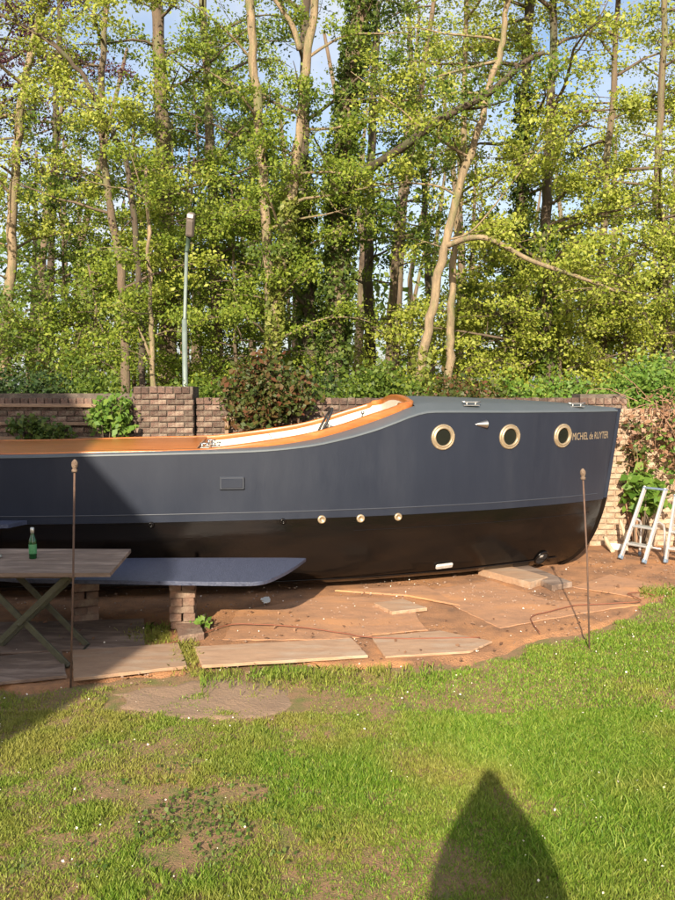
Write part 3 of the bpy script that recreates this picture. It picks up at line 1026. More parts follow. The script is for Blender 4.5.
# ------------------------------------------------------------------ step ladders
def ladder(f1, f2, hgt, lean, spread, label, rear_top=.55):
    f1 = np.array(f1); f2 = np.array(f2)
    c = (f1 + f2) / 2
    root = empty('step_ladder', (c[0], c[1], 0.025)); tag(root, label, 'ladder', 'step ladders by the pale wall')
    wdir = (f2 - f1); W = np.linalg.norm(wdir); wdir /= W
    n = np.array([-wdir[1], wdir[0]])
    if n[0] < 0:
        n = -n
    v3 = lambda p, z: np.array([p[0], p[1], z])
    xa = math.atan2(wdir[1], wdir[0])
    for s in (-1, 1):
        foot = wdir * s * W / 2; top = foot * .86 + n * lean
        a = v3(foot, .02); b = v3(top, hgt)
        d = Vector(b - a); ln = d.length; d.normalize()
        q = Matrix(((wdir[0], n[0], 0), (wdir[1], n[1], 0), (0, 0, 1))).to_4x4()
        side = Vector((wdir[0], wdir[1], 0)); bb = d.cross(side); Mx = Matrix(((side.x, bb.x, d.x), (side.y, bb.y, d.y), (side.z, bb.z, d.z))).to_4x4()
        mb = MB(); mb.box((a + b) / 2, (.026, .055, ln), Mx, .004); rail = mb.build('front_rail', M['alu'], root)
        mb = MB(); mb.box(a + np.array([0, 0, .012]), (.034, .064, .045), Mx, .006); mb.build('foot', M['blueplastic'], rail)
        # bent rear leg
        h0 = hgt * rear_top
        p0 = foot * .93 + n * lean * rear_top
        r = smooth_line([v3(p0, h0), v3(p0 + n * spread * .28, h0 - .02), v3(p0 + n * spread * .5 + wdir * s * .01, h0 * .78), v3(foot * 1.06 + n * (lean * .2 + spread), .02)], 6)
        mb = MB(); mb.tube(r, .014, 8); leg = mb.build('rear_leg', M['alu'], root)
        mb = MB(); mb.tube([v3(foot * 1.06 + n * (lean * .2 + spread), .0), v3(foot * 1.06 + n * (lean * .2 + spread), .05)], .019, 8); mb.build('foot', M['blueplastic'], leg)
    k = 0
    for f in (.22, .46):
        p = n * lean * f
        mb = MB(); mb.box(v3(p + n * .03, hgt * f), (W * (1 - .14 * f) - .024, .12, .025), Matrix.Rotation(xa, 4, 'Z'), .005); mb.build('tread', M['alu'], root)
    for f in (.985,):
        p = n * lean * f
        mb = MB(); mb.box(v3(p, hgt * f), (W * .86 + .03, .07, .02), Matrix.Rotation(xa, 4, 'Z'), .005); mb.build('top_cap', M['blueplastic'], root)
    a = n * (lean * .2 + spread * .8) + wdir * (-W * .5); b = n * (lean * .2 + spread * .8) + wdir * (W * .5)
    mb = MB(); mb.tube([v3(a, .14), v3(b, .14)], .011, 8); mb.build('brace', M['alu'], root)
    return root


ladder((3.375, 9.83), (3.56, 9.57), .85, .42, .30, 'aluminium step ladder standing nearer the bow by the pale wall')
ladder((3.82, 9.60), (4.09, 9.32), .80, .16, .40, 'second aluminium step ladder, cut off by the picture edge')

# sticks and litter by the wall
for pts, r, lab in (([(605, 537, .35), (609, 546, .22), (613, 552, .03)], .028, 'short bleached branch leaning on the pale wall'),
                    ([(620, 520, .55), (624, 533, .3), (627, 541, .04)], .022, 'thin bleached branch leaning behind the step ladder')):
    P = []
    for i, (x, y, z) in enumerate(pts):
        P.append(at(x, y, 10.62 - .17 * i if i < 2 else 10.3))
    P = np.array(P); P[-1][2] = .03
    mb = MB(); mb.tube(smooth_line(P, 4), r, 7); o = mb.build('branch', M['stick']); tag(o, lab, 'branch')
g0 = ground(617, 551)
root = empty('paint_tin', (g0[0], g0[1], .05), -.5); tag(root, 'white tin lying on its side by the wall foot', 'tin')
Mr = Matrix.Translation((0, 0, .0)) @ Matrix.Rotation(math.pi / 2, 4, 'Y')
mb = MB(); mb.lathe([(0, -.11), (.045, -.11), (.047, -.105), (.045, -.1), (.045, .1), (.047, .105), (.045, .11), (0, .10)], 18, Mr); mb.build('can', M['whitecard'], root)
mb = MB(); mb.lathe([(0, .112), (.04, .113), (.043, .108)], 18, Mr); mb.build('lid', M['steel'], root)


# ------------------------------------------------------------------ cables
def cable(name, pxs, r, m, label, z=.03):
    P = smooth_line([ground(x, y, z) for x, y in pxs], 8)
    P[:, 2] = .036 + (fbm(P[:, 0], P[:, 1], 6) - .5) * .01
    mb = MB(); mb.tube(P, r, 6); o = mb.build(name, m); tag(o, label, 'cable'); return o


cable('cable', [(160, 646), (192, 638), (214, 630), (232, 625), (262, 625), (300, 628), (345, 634), (362, 637), (400, 639), (480, 638)], .0045, M['cable'], 'long orange cable snaking past the brick stack over the yard')
cable('cable', [(540, 634), (533, 624), (532, 617), (550, 612), (575, 606), (610, 604), (640, 602), (632, 596), (628, 594), (640, 593), (655, 596)], .0045, M['cable'], 'thin looping cable on the earth in front of the bow')

# ------------------------------------------------------------------ rails on the wall
for k, (y, x0, x1, lab) in enumerate(((405, -30, 132, 'top wooden rail fixed along the dark brick wall'), (423, -30, 128, 'middle wooden rail fixed along the dark brick wall'), (438, -30, 128, 'lowest wooden rail on the dark brick wall, just over the boat'),
                                    (419, 226, 300, 'wooden rail on the wall left of the reddish shrub, above the cockpit'))):
    a = at(x0, y + (1 if k else 1), WY - .05); b = at(x1, y, WY - .05)
    root = empty('trellis_rail', ((a[0] + b[0]) / 2, WY - .055, (a[2] + b[2]) / 2)); tag(root, lab, 'rail', 'rails on the garden wall')
    mb = MB(); mb.box((0, 0, 0), (b[0] - a[0], .035, .045), Matrix.Rotation(.004, 4, 'Y'), .005); mb.build('batten', M['rail'], root)
    for f in (-.48, -.2, .1, .46):
        mb = MB(); mb.box((f * (b[0] - a[0]), .033, 0), (.035, .035, .07), bev=.003); mb.build('bracket', M['rust'], root)
a = at(227, 420, WY - .09)
mb = MB(); mb.box((0, 0, .85), (.05, .05, 1.70), bev=.004); o = mb.build('trellis_post', M['rail']); o.location = (a[0], WY - .11, 0); tag(o, 'slim wooden post against the wall left of the reddish shrub', 'post')

# ------------------------------------------------------------------ street lamp behind the wall
lb = at(185, 388, 13.0); lt = at(186.5, 252, 13.0); hd = at(190, 238, 13.0)
lamp = empty('street_lamp', (lb[0], 13.0, 0)); tag(lamp, 'slim street lamp with a tilted box head behind the brick pier', 'street lamp')
o3 = np.array([lb[0], 13.0, 0])
zm = at(185.5, 320, 13.0)[2]
mb = MB(); mb.tube([(0, 0, 0), (.005, 0, zm)], [.042, .04], 14); mb.build('lower_pole', M['galv'], lamp)
mb = MB(); mb.tube([(.005, 0, zm - .01), (.012, 0, zm + .03), tuple(lt - o3)], [.039, .028, .026], 14); mb.build('upper_pole', M['galv'], lamp)
nk = smooth_line([lt - o3, (lt + hd) / 2 - o3 + np.array([0, -.02, 0]), hd - o3 + np.array([0, -.1, 0])], 6)
mb = MB(); mb.tube(nk, .034, 10); mb.build('neck', M['greenpost'], lamp)
h0 = nk[-1]
Mx = Matrix.Translation(Vector(h0) + Vector((.045, -.10, .16))) @ Matrix.Rotation(math.radians(9), 4, 'Y') @ Matrix.Rotation(math.radians(24), 4, 'X')
mb = MB(); mb.box(Mx @ Vector((0, 0, 0)), (.12, .11, .36), Mx, .022); hdp = mb.build('lamp_head', M['lamphouse'], lamp)
mb = MB(); mb.box(Mx @ Vector((0, -.056, -.03)), (.09, .02, .22), Mx, .006); mb.build('diffuser', M['lamphouse'], hdp)
mb = MB(); mb.box(Mx @ Vector((0, -.055, .14)), (.09, .022, .055), Mx, .006); mb.build('photocell', M['lampglass'], hdp)

# ------------------------------------------------------------------ foliage tools
def leaf_mesh(name, C, size, m, parent=None, up=.6, aspect=.62, dirs=None):
    """one small folded leaf per centre"""
    N = len(C)
    nrm = rng.normal(size=(N, 3)) * .75; nrm[:, 2] += up * .85; nrm[:, 1] -= .75
    nrm /= np.linalg.norm(nrm, axis=1)[:, None]
    t = rng.normal(size=(N, 3)); t -= nrm * np.einsum('ij,ij->i', t, nrm)[:, None]; t /= np.linalg.norm(t, axis=1)[:, None]
    s = np.cross(nrm, t)
    L = (size * (.5 + 1.25 * rng.random(N) ** 1.6))[:, None]
    V = np.empty((N, 4, 3))
    V[:, 0] = C - t * L * .5
    V[:, 1] = C + s * L * aspect * .5 + nrm * L * .12 - t * L * .05
    V[:, 2] = C + t * L * .5 - nrm * L * .05
    V[:, 3] = C - s * L * aspect * .5 + nrm * L * .12 - t * L * .05
    return raw_quads(name, V.reshape(-1, 3), N, 4, m, parent)


def raw_quads(name, V, N, k, m, parent=None):
    me = bpy.data.meshes.new(name)
    me.vertices.add(N * k); me.vertices.foreach_set('co', V.astype(np.float32).ravel())
    me.loops.add(N * k); me.loops.foreach_set('vertex_index', np.arange(N * k, dtype=np.int32))
    me.polygons.add(N); me.polygons.foreach_set('loop_start', np.arange(0, N * k, k, dtype=np.int32))
    me.polygons.foreach_set('loop_total', np.full(N, k, dtype=np.int32))
    me.update(calc_edges=True)
    me.materials.append(m)
    return link(name, me, parent)


def limb_line(p, d, L, n=7, droop=0.0, wig=.12):
    d = np.array(d, float); d /= np.linalg.norm(d)
    pts = [np.array(p, float)]
    for i in range(n - 1):
        d = d + rng.normal(size=3) * wig + np.array([0, 0, -droop / n])
        d /= np.linalg.norm(d)
        pts.append(pts[-1] + d * L / (n - 1))
    return np.array(pts)


def tree(name, label, d, px_pts, wpx, leafm, nlimb, zr, llen, nleaf, lsize, bark, cat='tree', group=None, ztop=None,
         extra=(), ivy=None, twig_n=8, bias=(0, 0, 0), up=(.15, .7), taper=.45, tdepth=0.0, clump=.13):
    P = [at(x, y, d + tdepth * (400 - y) / 400) for x, y in px_pts]
    P = sorted(P, key=lambda q: q[2])
    if P[0][2] > .1:
        sl = (P[1] - P[0]) / max(.1, (P[1][2] - P[0][2]))
        P.insert(0, P[0] - sl * (P[0][2]) * .5); P[0][2] = 0.0
    top = P[-1]
    if ztop and ztop > top[2] + .5:
        sl = (P[-1] - P[-2]) / max(.1, P[-1][2] - P[-2][2])
        P.append(top + sl * (ztop - top[2]))
    base = P[0].copy()
    root = empty(name, tuple(base)); tag(root, label, cat, group)
    line = smooth_line(P, 6) - base
    line[1:-1] += rng.normal(size=(len(line) - 2, 3)) * .015
    r0 = wpx / 2 * d / FPX
    rad = r0 * np.linspace(1.08, taper, len(line))
    rad[0] *= 1.45; rad[1] *= 1.15
    rad *= 1 + .06 * rng.normal(size=len(rad)).clip(-1, 1)
    mb = MB(); mb.tube(line, rad, 12); mb.build('trunk', bark, root)
    zs = line[:, 2]
    mb = MB()
    tips = []
    limbs = []
    for pts, r in extra:                                   # limbs read off the picture
        q = np.array([at(x, y, dd) for x, y, dd in pts]) - base
        q = smooth_line(q, 5)
        lm_ = MB(); lm_.tube(q, np.linspace(r, r * .35, len(q)), 8)
        limbs.append((q, lm_))
    for k in range(nlimb):
        z = zr[0] + (zr[1] - zr[0]) * (k + rng.random()) / nlimb
        if z > zs[-1]:
            z = zs[-1] * (.7 + .3 * rng.random())
        i = int(np.searchsorted(zs, z)); i = min(max(i, 1), len(line) - 1)
        f = (z - zs[i - 1]) / max(1e-6, zs[i] - zs[i - 1])
        p = line[i - 1] + (line[i] - line[i - 1]) * f
        a = rng.random() * 2 * math.pi
        dirv = np.array([math.cos(a), math.sin(a) * .9, up[0] + (up[1] - up[0]) * rng.random()]) + np.array(bias)
        L = llen[0] + (llen[1] - llen[0]) * rng.random()
        q = limb_line(p, dirv, L, 8, droop=.35)
        r = min(r0 * .35, .012 * L + .006)
        mb.tube(q, np.linspace(r, .006, len(q)), 5, False)
        limbs.append((q, mb))
    mb.tube(line[::3] if len(line) > 6 else line, r0 * taper * .5, 5)      # pith the limbs grow from
    for q, dst in limbs:
        L = np.linalg.norm(np.diff(q, axis=0), axis=1).sum()
        nt_ = max(3, int(twig_n * L / 2.4))
        for j in range(nt_):
            f = .25 + .75 * (j + rng.random()) / nt_
            p = q[min(len(q) - 1, int(f * (len(q) - 1)))]
            dv = q[-1] - q[0]; dv = dv / np.linalg.norm(dv)
            sd = rng.normal(size=3); sd[2] = sd[2] * .4 + .15
            tl = (.35 + .55 * rng.random()) * min(1.25, .4 + .3 * L)
            t = limb_line(p, dv * .6 + sd, tl, 5, droop=.3, wig=.2)
            dst.tube(t, np.linspace(.008, .003, 5), 3, False)
            tips.append(t)
    for q, dst in limbs:
        if dst is not mb:
            dst.build('limb', M['bark_dark'] if (ivy and ivy[1] > 9) else bark, root, fix=False)
    if len(mb.f):
        mb.build('branches', M['twig'] if bark is not M['bark_pale'] else M['bark_pale'], root, fix=False)
    nleaf = int(nleaf * 2.7); lsize = lsize * .62
    if nleaf and tips:
        Tt = np.array(tips)
        idx = rng.integers(0, len(Tt), nleaf)
        wgt = rng.random(len(Tt)) ** 1.5
        keep = rng.random(nleaf) < wgt[idx] + .10
        idx = idx[keep]
        n2 = len(idx)
        f = (.15 + .85 * rng.random(n2)) * 3.999
        i0 = f.astype(int); ff = (f - i0)[:, None]
        C = Tt[idx, i0] * (1 - ff) + Tt[idx, i0 + 1] * ff
        cc = Tt[idx, np.minimum(4, 2 + rng.integers(0, 3, n2))]
        C = C * .6 + cc * .4 + rng.normal(size=(n2, 3)) * np.array([clump, clump, clump * .6])
        leaf_mesh('crown', C, lsize, leafm, root)
    if ivy:
        z0, z1, ni, im, thick = ivy
        n2 = ni
        z = z0 + (z1 - z0) * rng.random(n2) ** 1.25
        i = np.clip(np.searchsorted(zs, z), 1, len(line) - 1)
        f = ((z - zs[i - 1]) / np.maximum(1e-6, zs[i] - zs[i - 1]))[:, None]
        c = line[i - 1] * (1 - f) + line[i] * f
        a = rng.random(n2) * 2 * math.pi
        rr = np.interp(z, zs, rad) + thick * rng.random(n2) * (.4 + 1.2 * vnoise(a * 1.2, z * 1.6, 1.0))
        C = c + np.stack([np.cos(a) * rr, np.sin(a) * rr, rng.normal(size=n2) * .05], 1)
        leaf_mesh('ivy', C, .085, im, root, up=.2)
    return root


G = 'woodland trees behind the garden wall'
Lf = M
T_ = tree
# trunks that the picture shows, from left to right
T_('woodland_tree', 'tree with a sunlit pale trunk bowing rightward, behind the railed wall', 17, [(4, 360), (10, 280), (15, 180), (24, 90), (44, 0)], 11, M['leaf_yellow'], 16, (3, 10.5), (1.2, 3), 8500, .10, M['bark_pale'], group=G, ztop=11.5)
T_('woodland_tree', 'slender dark trunk standing behind the pale bowing tree', 21, [(50, 380), (50, 300), (52, 240), (56, 120)], 10, M['leaf_mid'], 14, (3, 9), (1.4, 3), 7000, .11, M['bark_dark'], group=G, ztop=13)
T_('copper_beech', 'copper-leaved tree with purple foliage high over the wall', 21, [(-22, 380), (-20, 200), (-14, 60)], 16, M['leaf_copper'], 20, (7.2, 13), (2.0, 4.2), 13000, .11, M['bark_dark'], group=G, ztop=14, bias=(.9, -.2, 0))
T_('woodland_tree', 'thin grey-brown trunk left of the street lamp, above the brick pier', 15.5, [(125, 388), (124, 300), (112, 220), (103, 150), (102, 70), (108, 0)], 9.5, M['leaf_yellow'], 13, (3.2, 9.5), (1.0, 2.6), 8000, .095, M['bark_brown'], group=G, ztop=10.5)
T_('woodland_tree', 'crooked dark stem arching away over the railed wall', 14.8, [(142, 388), (138, 270), (128, 172), (117, 140), (100, 110), (80, 72), (45, 38), (0, 14)], 6.5, M['leaf_yellow'], 7, (5.5, 8.5), (.6, 1.6), 1800, .09, M['bark_dark'], group=G, taper=.5,
   extra=[([(115, 136, 14.8), (100, 117, 14.7), (78, 103, 14.6), (50, 98, 14.5), (20, 100, 14.4)], .04)])
T_('woodland_tree', 'stout brown trunk rising behind the street lamp', 18.5, [(168, 385), (168, 270), (164, 170), (160, 80), (157, 0)], 20, M['leaf_green'], 18, (3.5, 12), (1.6, 3.6), 11000, .105, M['bark_brown'], group=G, ztop=14)
T_('sapling', 'slim sunlit sapling with a side stem beside the street lamp', 14.4, [(152, 386), (151, 330), (149, 262)], 6, M['leaf_green'], 9, (2.4, 5.6), (.8, 1.8), 4500, .085, M['bark_pale'], group=G, ztop=5.8, extra=[([(150, 356, 14.4), (143, 338, 14.4), (136, 322, 14.5)], .03)])
T_('woodland_tree', 'brown trunk standing just right of the street lamp', 19, [(217, 385), (216, 280), (212, 200), (206, 60)], 14, M['leaf_green'], 15, (3, 11), (1.6, 3.4), 9500, .105, M['bark_brown'], group=G, ztop=12.5)
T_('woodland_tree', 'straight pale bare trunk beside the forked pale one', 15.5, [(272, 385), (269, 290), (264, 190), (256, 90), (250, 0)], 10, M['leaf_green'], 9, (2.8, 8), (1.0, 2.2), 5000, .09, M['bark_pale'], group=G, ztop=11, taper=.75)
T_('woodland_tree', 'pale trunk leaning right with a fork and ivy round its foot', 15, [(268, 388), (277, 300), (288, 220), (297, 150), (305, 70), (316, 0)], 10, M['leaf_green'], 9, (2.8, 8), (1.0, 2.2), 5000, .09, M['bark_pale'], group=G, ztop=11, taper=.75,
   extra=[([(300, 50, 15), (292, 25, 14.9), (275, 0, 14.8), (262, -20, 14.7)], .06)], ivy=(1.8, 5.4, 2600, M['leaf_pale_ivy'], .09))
T_('woodland_tree', 'dark ivy-hung trunk behind the reddish wall shrub', 16.5, [(312, 392), (309, 310), (305, 240), (304, 120), (306, 20)], 16, M['leaf_mid'], 14, (3.5, 11), (1.4, 3.0), 8000, .10, M['bark_dark'], group=G, ztop=12, ivy=(.5, 6.5, 3800, M['leaf_ivy'], .13))
T_('woodland_tree', 'big ivy-clad trunk with one long thick limb reaching rightward', 16, [(333, 395), (336, 300), (340, 210), (347, 110), (358, 30), (366, -20)], 20, M['leaf_mid'], 10, (4.5, 11), (1.2, 2.8), 6000, .095, M['bark_brown'], group=G, ztop=12, ivy=(.5, 9.6, 9500, M['leaf_ivy'], .17), taper=.75,
   extra=[([(341, 192, 16), (368, 170, 15.0), (402, 148, 14.2), (440, 120, 13.6), (490, 92, 13.2), (525, 62, 13.0), (545, 52, 12.9)], .095), ([(415, 138, 14.0), (450, 112, 13.6), (480, 108, 13.4), (510, 100, 13.2)], .03)])
T_('woodland_tree', 'dark straight trunk seen over the wheel of the boat', 20, [(370, 390), (370, 320), (368, 250), (372, 140)], 13, M['leaf_mid'], 11, (4, 10), (1.3, 2.8), 4500, .11, M['bark_dark'], group=G, ztop=11)
T_('woodland_tree', 'thin brown trunk leaning right over the foredeck', 19, [(388, 388), (393, 300), (400, 230), (412, 150), (425, 60)], 9, M['leaf_green'], 13, (4, 11), (1.2, 2.6), 3800, .10, M['bark_brown'], group=G, ztop=12)
T_('woodland_tree', 'slim bare stem with sparse twigs against the open sky', 22, [(430, 385), (428, 280), (424, 180), (412, 60)], 8, M['leaf_green'], 12, (6, 12), (1.2, 2.6), 2600, .11, M['bark_dark'], group=G, ztop=13)
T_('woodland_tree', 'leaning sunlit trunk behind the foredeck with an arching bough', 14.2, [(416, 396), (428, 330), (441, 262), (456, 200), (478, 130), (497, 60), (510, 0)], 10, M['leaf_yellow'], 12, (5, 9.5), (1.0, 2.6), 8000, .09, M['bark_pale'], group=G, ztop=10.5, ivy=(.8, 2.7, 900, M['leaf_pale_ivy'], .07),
   extra=[([(446, 246, 14.2), (470, 238, 13.9), (492, 240, 13.7), (530, 260, 13.5), (570, 274, 13.3), (600, 285, 13.1), (618, 292, 13.0)], .055), ([(446, 240, 14.2), (462, 236, 14.1), (475, 228, 14), (495, 205, 13.9), (540, 150, 13.6), (590, 120, 13.4)], .02)])
T_('woodland_tree', 'second stem with light bark close behind the leaning sunlit trunk', 15.2, [(448, 392), (450, 330), (455, 250), (462, 180), (465, 90)], 9, M['leaf_yellow'], 11, (4, 9.5), (1.0, 2.4), 5000, .09, M['bark_pale'], group=G, ztop=10.5)
T_('woodland_tree', 'ivy-covered straight trunk behind the middle portholes', 17, [(515, 392), (517, 310), (520, 220), (524, 120), (528, 30)], 15, M['leaf_yellow'], 20, (4, 12.5), (1.5, 3.4), 11000, .10, M['bark_dark'], group=G, ztop=13, ivy=(.5, 8, 5500, M['leaf_ivy'], .14))
T_('woodland_tree', 'dark trunk draped in bright leaves behind the forward porthole', 15.5, [(549, 394), (547, 320), (546, 240), (548, 160), (552, 60)], 14, M['leaf_yellow'], 20, (2.6, 10.5), (1.2, 3.0), 12500, .095, M['bark_dark'], group=G, ztop=11, ivy=(.5, 5, 2500, M['leaf_mid'], .12))
T_('woodland_tree', 'slender brown tree directly behind the bow pier', 16.5, [(603, 392), (601, 300), (605, 200), (612, 90)], 10, M['leaf_yellow'], 20, (2.6, 10.5), (1.3, 3.0), 11500, .095, M['bark_brown'], group=G, ztop=11.5)
T_('woodland_tree', 'leafy brown tree behind the dry brambles on the wall', 16, [(668, 392), (664, 280), (658, 180), (662, 80)], 11, M['leaf_yellow'], 20, (2.4, 9.5), (1.3, 3.2), 11500, .095, M['bark_brown'], group=G, ztop=10, up=(.05, .5))
T_('woodland_tree', 'twiggy pale tree beyond the right end of the wall', 20, [(718, 392), (714, 280), (705, 180), (700, 60)], 14, M['leaf_yellow'], 22, (4, 12), (2, 4), 7000, .105, M['bark_pale'], group=G, ztop=13, bias=(-.4, 0, 0))
# understorey: young beeches and hornbeams that fill the space between the trunks
under = [
    (90, 15.5, 4.6, 'leaf_green', 'young hornbeam leaning over the railed wall'),
    (60, 18.5, 6.8, 'leaf_mid', 'young hornbeam between the pale bowing tree and the slender dark trunk'),
    (135, 17.0, 7.6, 'leaf_green', 'tall young beech behind the broad brick pier'),
    (190, 16.0, 6.4, 'leaf_green', 'young beech with leaves all round the lamp pole'),
    (200, 20.0, 9.5, 'leaf_mid', 'tall dense beech filling the gap behind the street lamp'),
    (235, 15.2, 6.2, 'leaf_green', 'young beech left of the straight pale trunk'),
    (255, 22.0, 10, 'leaf_green', 'tall beech behind the two pale trunks'),
    (290, 19.0, 7.0, 'leaf_mid', 'dense young beech behind the ivy-footed pale trunk'),
    (400, 16.5, 3.6, 'leaf_yellow', 'low yellow-green hazel behind the cockpit front'),
    (470, 18.0, 5.5, 'leaf_green', 'young maple behind the leaning sunlit trunk'),
    (500, 15.0, 3.8, 'leaf_yellow', 'bright low hazel behind the middle portholes'),
    (560, 14.0, 4.2, 'leaf_yellow', 'bright young maple hanging over the wall behind the bow'),
    (625, 14.2, 4.6, 'leaf_yellow', 'bright leafy maple right behind the bow pier'),
    (655, 14.6, 5.2, 'leaf_green', 'green maple at the right end of the wall'),
    (590, 19.5, 7.5, 'leaf_green', 'green maple further back behind the bow'),
    (10, 15.0, 3.6, 'leaf_mid', 'low dark hornbeam over the left end of the railed wall'),
]
for x, d, zt, lm, lab in under:
    d += 1.5
    p = [(x, 392), (x + rng.normal() * 4, 392 - (zt - 2) * .5 * FPX / d), (x + rng.normal() * 8, 392 - (zt - 2) * FPX / d)]
    T_('young_tree', lab, d, p, 5 * 15 / d, M[lm], int(14 + 2.6 * zt), (1.5, zt + .6), (1.0, 2.3), int(3200 + 1150 * zt), .09 * (d / 15.5)**.7, M['bark_brown'], group='young trees of the understorey', ztop=zt + .4, up=(-.1, .45), twig_n=9, clump=.13)


# ------------------------------------------------------------------ shrubs and climbers
def shrub(name, label, c, ext, nleaf, lm, size, group=None, stems=9, lumps=16, stem_mat='twig', base_z=None, gap=.35, cat='shrub'):
    c = np.array(c, float); ext = np.array(ext, float)
    bz = base_z if base_z is not None else 0
    root = empty(name, (c[0], c[1], bz)); tag(root, label, cat, group)
    o = np.array([c[0], c[1], bz])
    K = rng.normal(size=(lumps, 3)); K /= np.linalg.norm(K, axis=1)[:, None]
    K = c + K * ext * (rng.random((lumps, 1)) ** .5)
    mb = MB()
    for k in range(min(stems, lumps)):
        b = np.array([c[0] + rng.normal() * ext[0] * .25, c[1] + rng.normal() * ext[1] * .2, bz])
        mid = (b + K[k]) / 2 + rng.normal(size=3) * .08
        mb.tube(smooth_line([b - o, mid - o, K[k] - o], 4), np.linspace(.016, .006, 9), 5)
    mb.build('stems', M[stem_mat], root, fix=False)
    idx = rng.integers(0, lumps, nleaf)
    rr = ext.mean() * gap
    C = K[idx] + rng.normal(size=(nleaf, 3)) * rr * np.array([1, 1, .75])
    C[:, 2] = np.maximum(C[:, 2], bz + .02)
    leaf_mesh('foliage', C - o, size, M[lm], root)
    return root


sg = 'shrubs along the far side of the wall'
for x, d, zc, ex, ez, n, lm, lab in (
        (20, 13.0, 1.7, 1.0, .8, 5200, 'leaf_dark', 'dark evergreen shrub over the left end of the railed wall'),
        (72, 13.6, 1.6, .8, .9, 4200, 'leaf_mid', 'green shrub topping the railed wall between two trunks'),
        (112, 12.8, 1.5, .7, .75, 3600, 'leaf_mid', 'green shrub over the wall left of the brick pier'),
        (215, 12.9, 1.6, .7, .7, 4600, 'leaf_mid', 'green shrub over the wall right of the street lamp'),
        (300, 13.4, 1.7, .9, .8, 4600, 'leaf_dark', 'dark shrub behind the reddish shrub on the wall'),
        (345, 13.2, 1.6, .8, .7, 4200, 'leaf_mid', 'green shrub peeping over the cockpit coaming'),
        (395, 13.4, 1.6, .8, .8, 4400, 'leaf_mid', 'green shrub behind the raised front of the coaming'),
        (455, 13.0, 1.55, .9, .75, 5200, 'leaf_reddish', 'bronze-tinged shrub behind the first porthole'),
        (505, 13.2, 1.6, .8, .7, 4600, 'leaf_green', 'green shrub above the middle of the foredeck'),
        (550, 12.9, 1.6, .8, .75, 4800, 'leaf_vine', 'bright green shrub above the boat name'),
        (612, 12.7, 1.8, .8, .8, 5200, 'leaf_vine', 'bright green shrub rising behind the bow pier'),
        (665, 12.7, 1.9, .8, .9, 5200, 'leaf_vine', 'bright green shrub behind the brambles on the pale wall')):
    p = at(x, 385, d)
    shrub('shrub', lab, (p[0], d, zc), (ex, .55, ez * (.75 + .3 * rng.random())), int(n * 1.25), lm, .062, sg, gap=.24, lumps=24)
# climbers on the garden side of the wall
p = at(112, 418, WY - .25); shrub('climbing_shrub', 'green climbing shrub on the railed wall left of the pier', (p[0], WY - .3, p[2] + .03), (.26, .13, .30), 700, 'leaf_vine', .075, base_z=0, gap=.3, lumps=18)
p = at(40, 430, WY - .2); shrub('climbing_shrub', 'sparse dark creeper low on the railed wall', (p[0], WY - .2, p[2]), (.45, .08, .22), 520, 'leaf_ivy', .07, base_z=0, gap=.3, lumps=18)
p = at(268, 395, WY - .3); shrub('climbing_shrub', 'reddish-green leafy shrub climbing over the wall behind the cockpit', (p[0], WY - .28, p[2] + .02), (.60, .22, .46), 3600, 'leaf_reddish', .07, base_z=0, gap=.26, lumps=34)
p = at(642, 492, WY - .4); shrub('climbing_shrub', 'bright green leafy climber behind the step ladder', (p[0] + .06, WY - .38, p[2] + .0), (.22, .12, .40), 420, 'leaf_vine', .12, base_z=0, gap=.28, lumps=20)
p = at(615, 455, WY - .3); shrub('climbing_shrub', 'thin brownish creeper on the sunlit pale wall', (p[0] + .30, WY - .3, p[2]), (.13, .06, .50), 200, 'leaf_reddish', .075, base_z=0, gap=.3, lumps=16, stem_mat='deadtwig')
# dry brambles tumbling over the wall
bc = at(665, 440, WY - .35)
root = empty('dry_brambles', (bc[0] + .22, WY - .38, 0)); tag(root, 'tangle of dry brown brambles hanging over the pale wall', 'brambles')
mb = MB()
for k in range(70):
    s0 = np.array([rng.normal() * .42 + .12, .12 + rng.random() * .15, 1.78 + rng.random() * .14])
    q = limb_line(s0, (rng.normal() * .9, -.45 - rng.random() * .3, .15 + rng.normal() * .3), .5 + rng.random() * .8, 9, droop=2.2, wig=.42)
    q[:, 1] = np.clip(q[:, 1], -.35, .4)
    mb.tube(q, np.linspace(.006, .002, 9), 4, False)
mb.build('canes', M['deadtwig'], root, fix=False)
C = np.stack([rng.normal(size=1500) * .42 + .15, -.02 + rng.normal(size=1500) * .12, 1.5 + rng.normal(size=1500) * .24], 1)
leaf_mesh('dead_leaves', C, .06, M['leaf_dead'], root)
C = np.stack([rng.normal(size=520) * .34 + .12, -.08 + rng.normal(size=520) * .1, 1.35 + rng.normal(size=520) * .32], 1)
leaf_mesh('leaves', C, .07, M['leaf_vine'], root)
# weed by the brick stack
p = ground(201, 631)
shrub('weed', 'small bright green weed growing beside the brick stack', (p[0], p[1], .07), (.06, .05, .05), 60, 'leaf_vine', .05, lumps=8, stems=5, cat='weed')

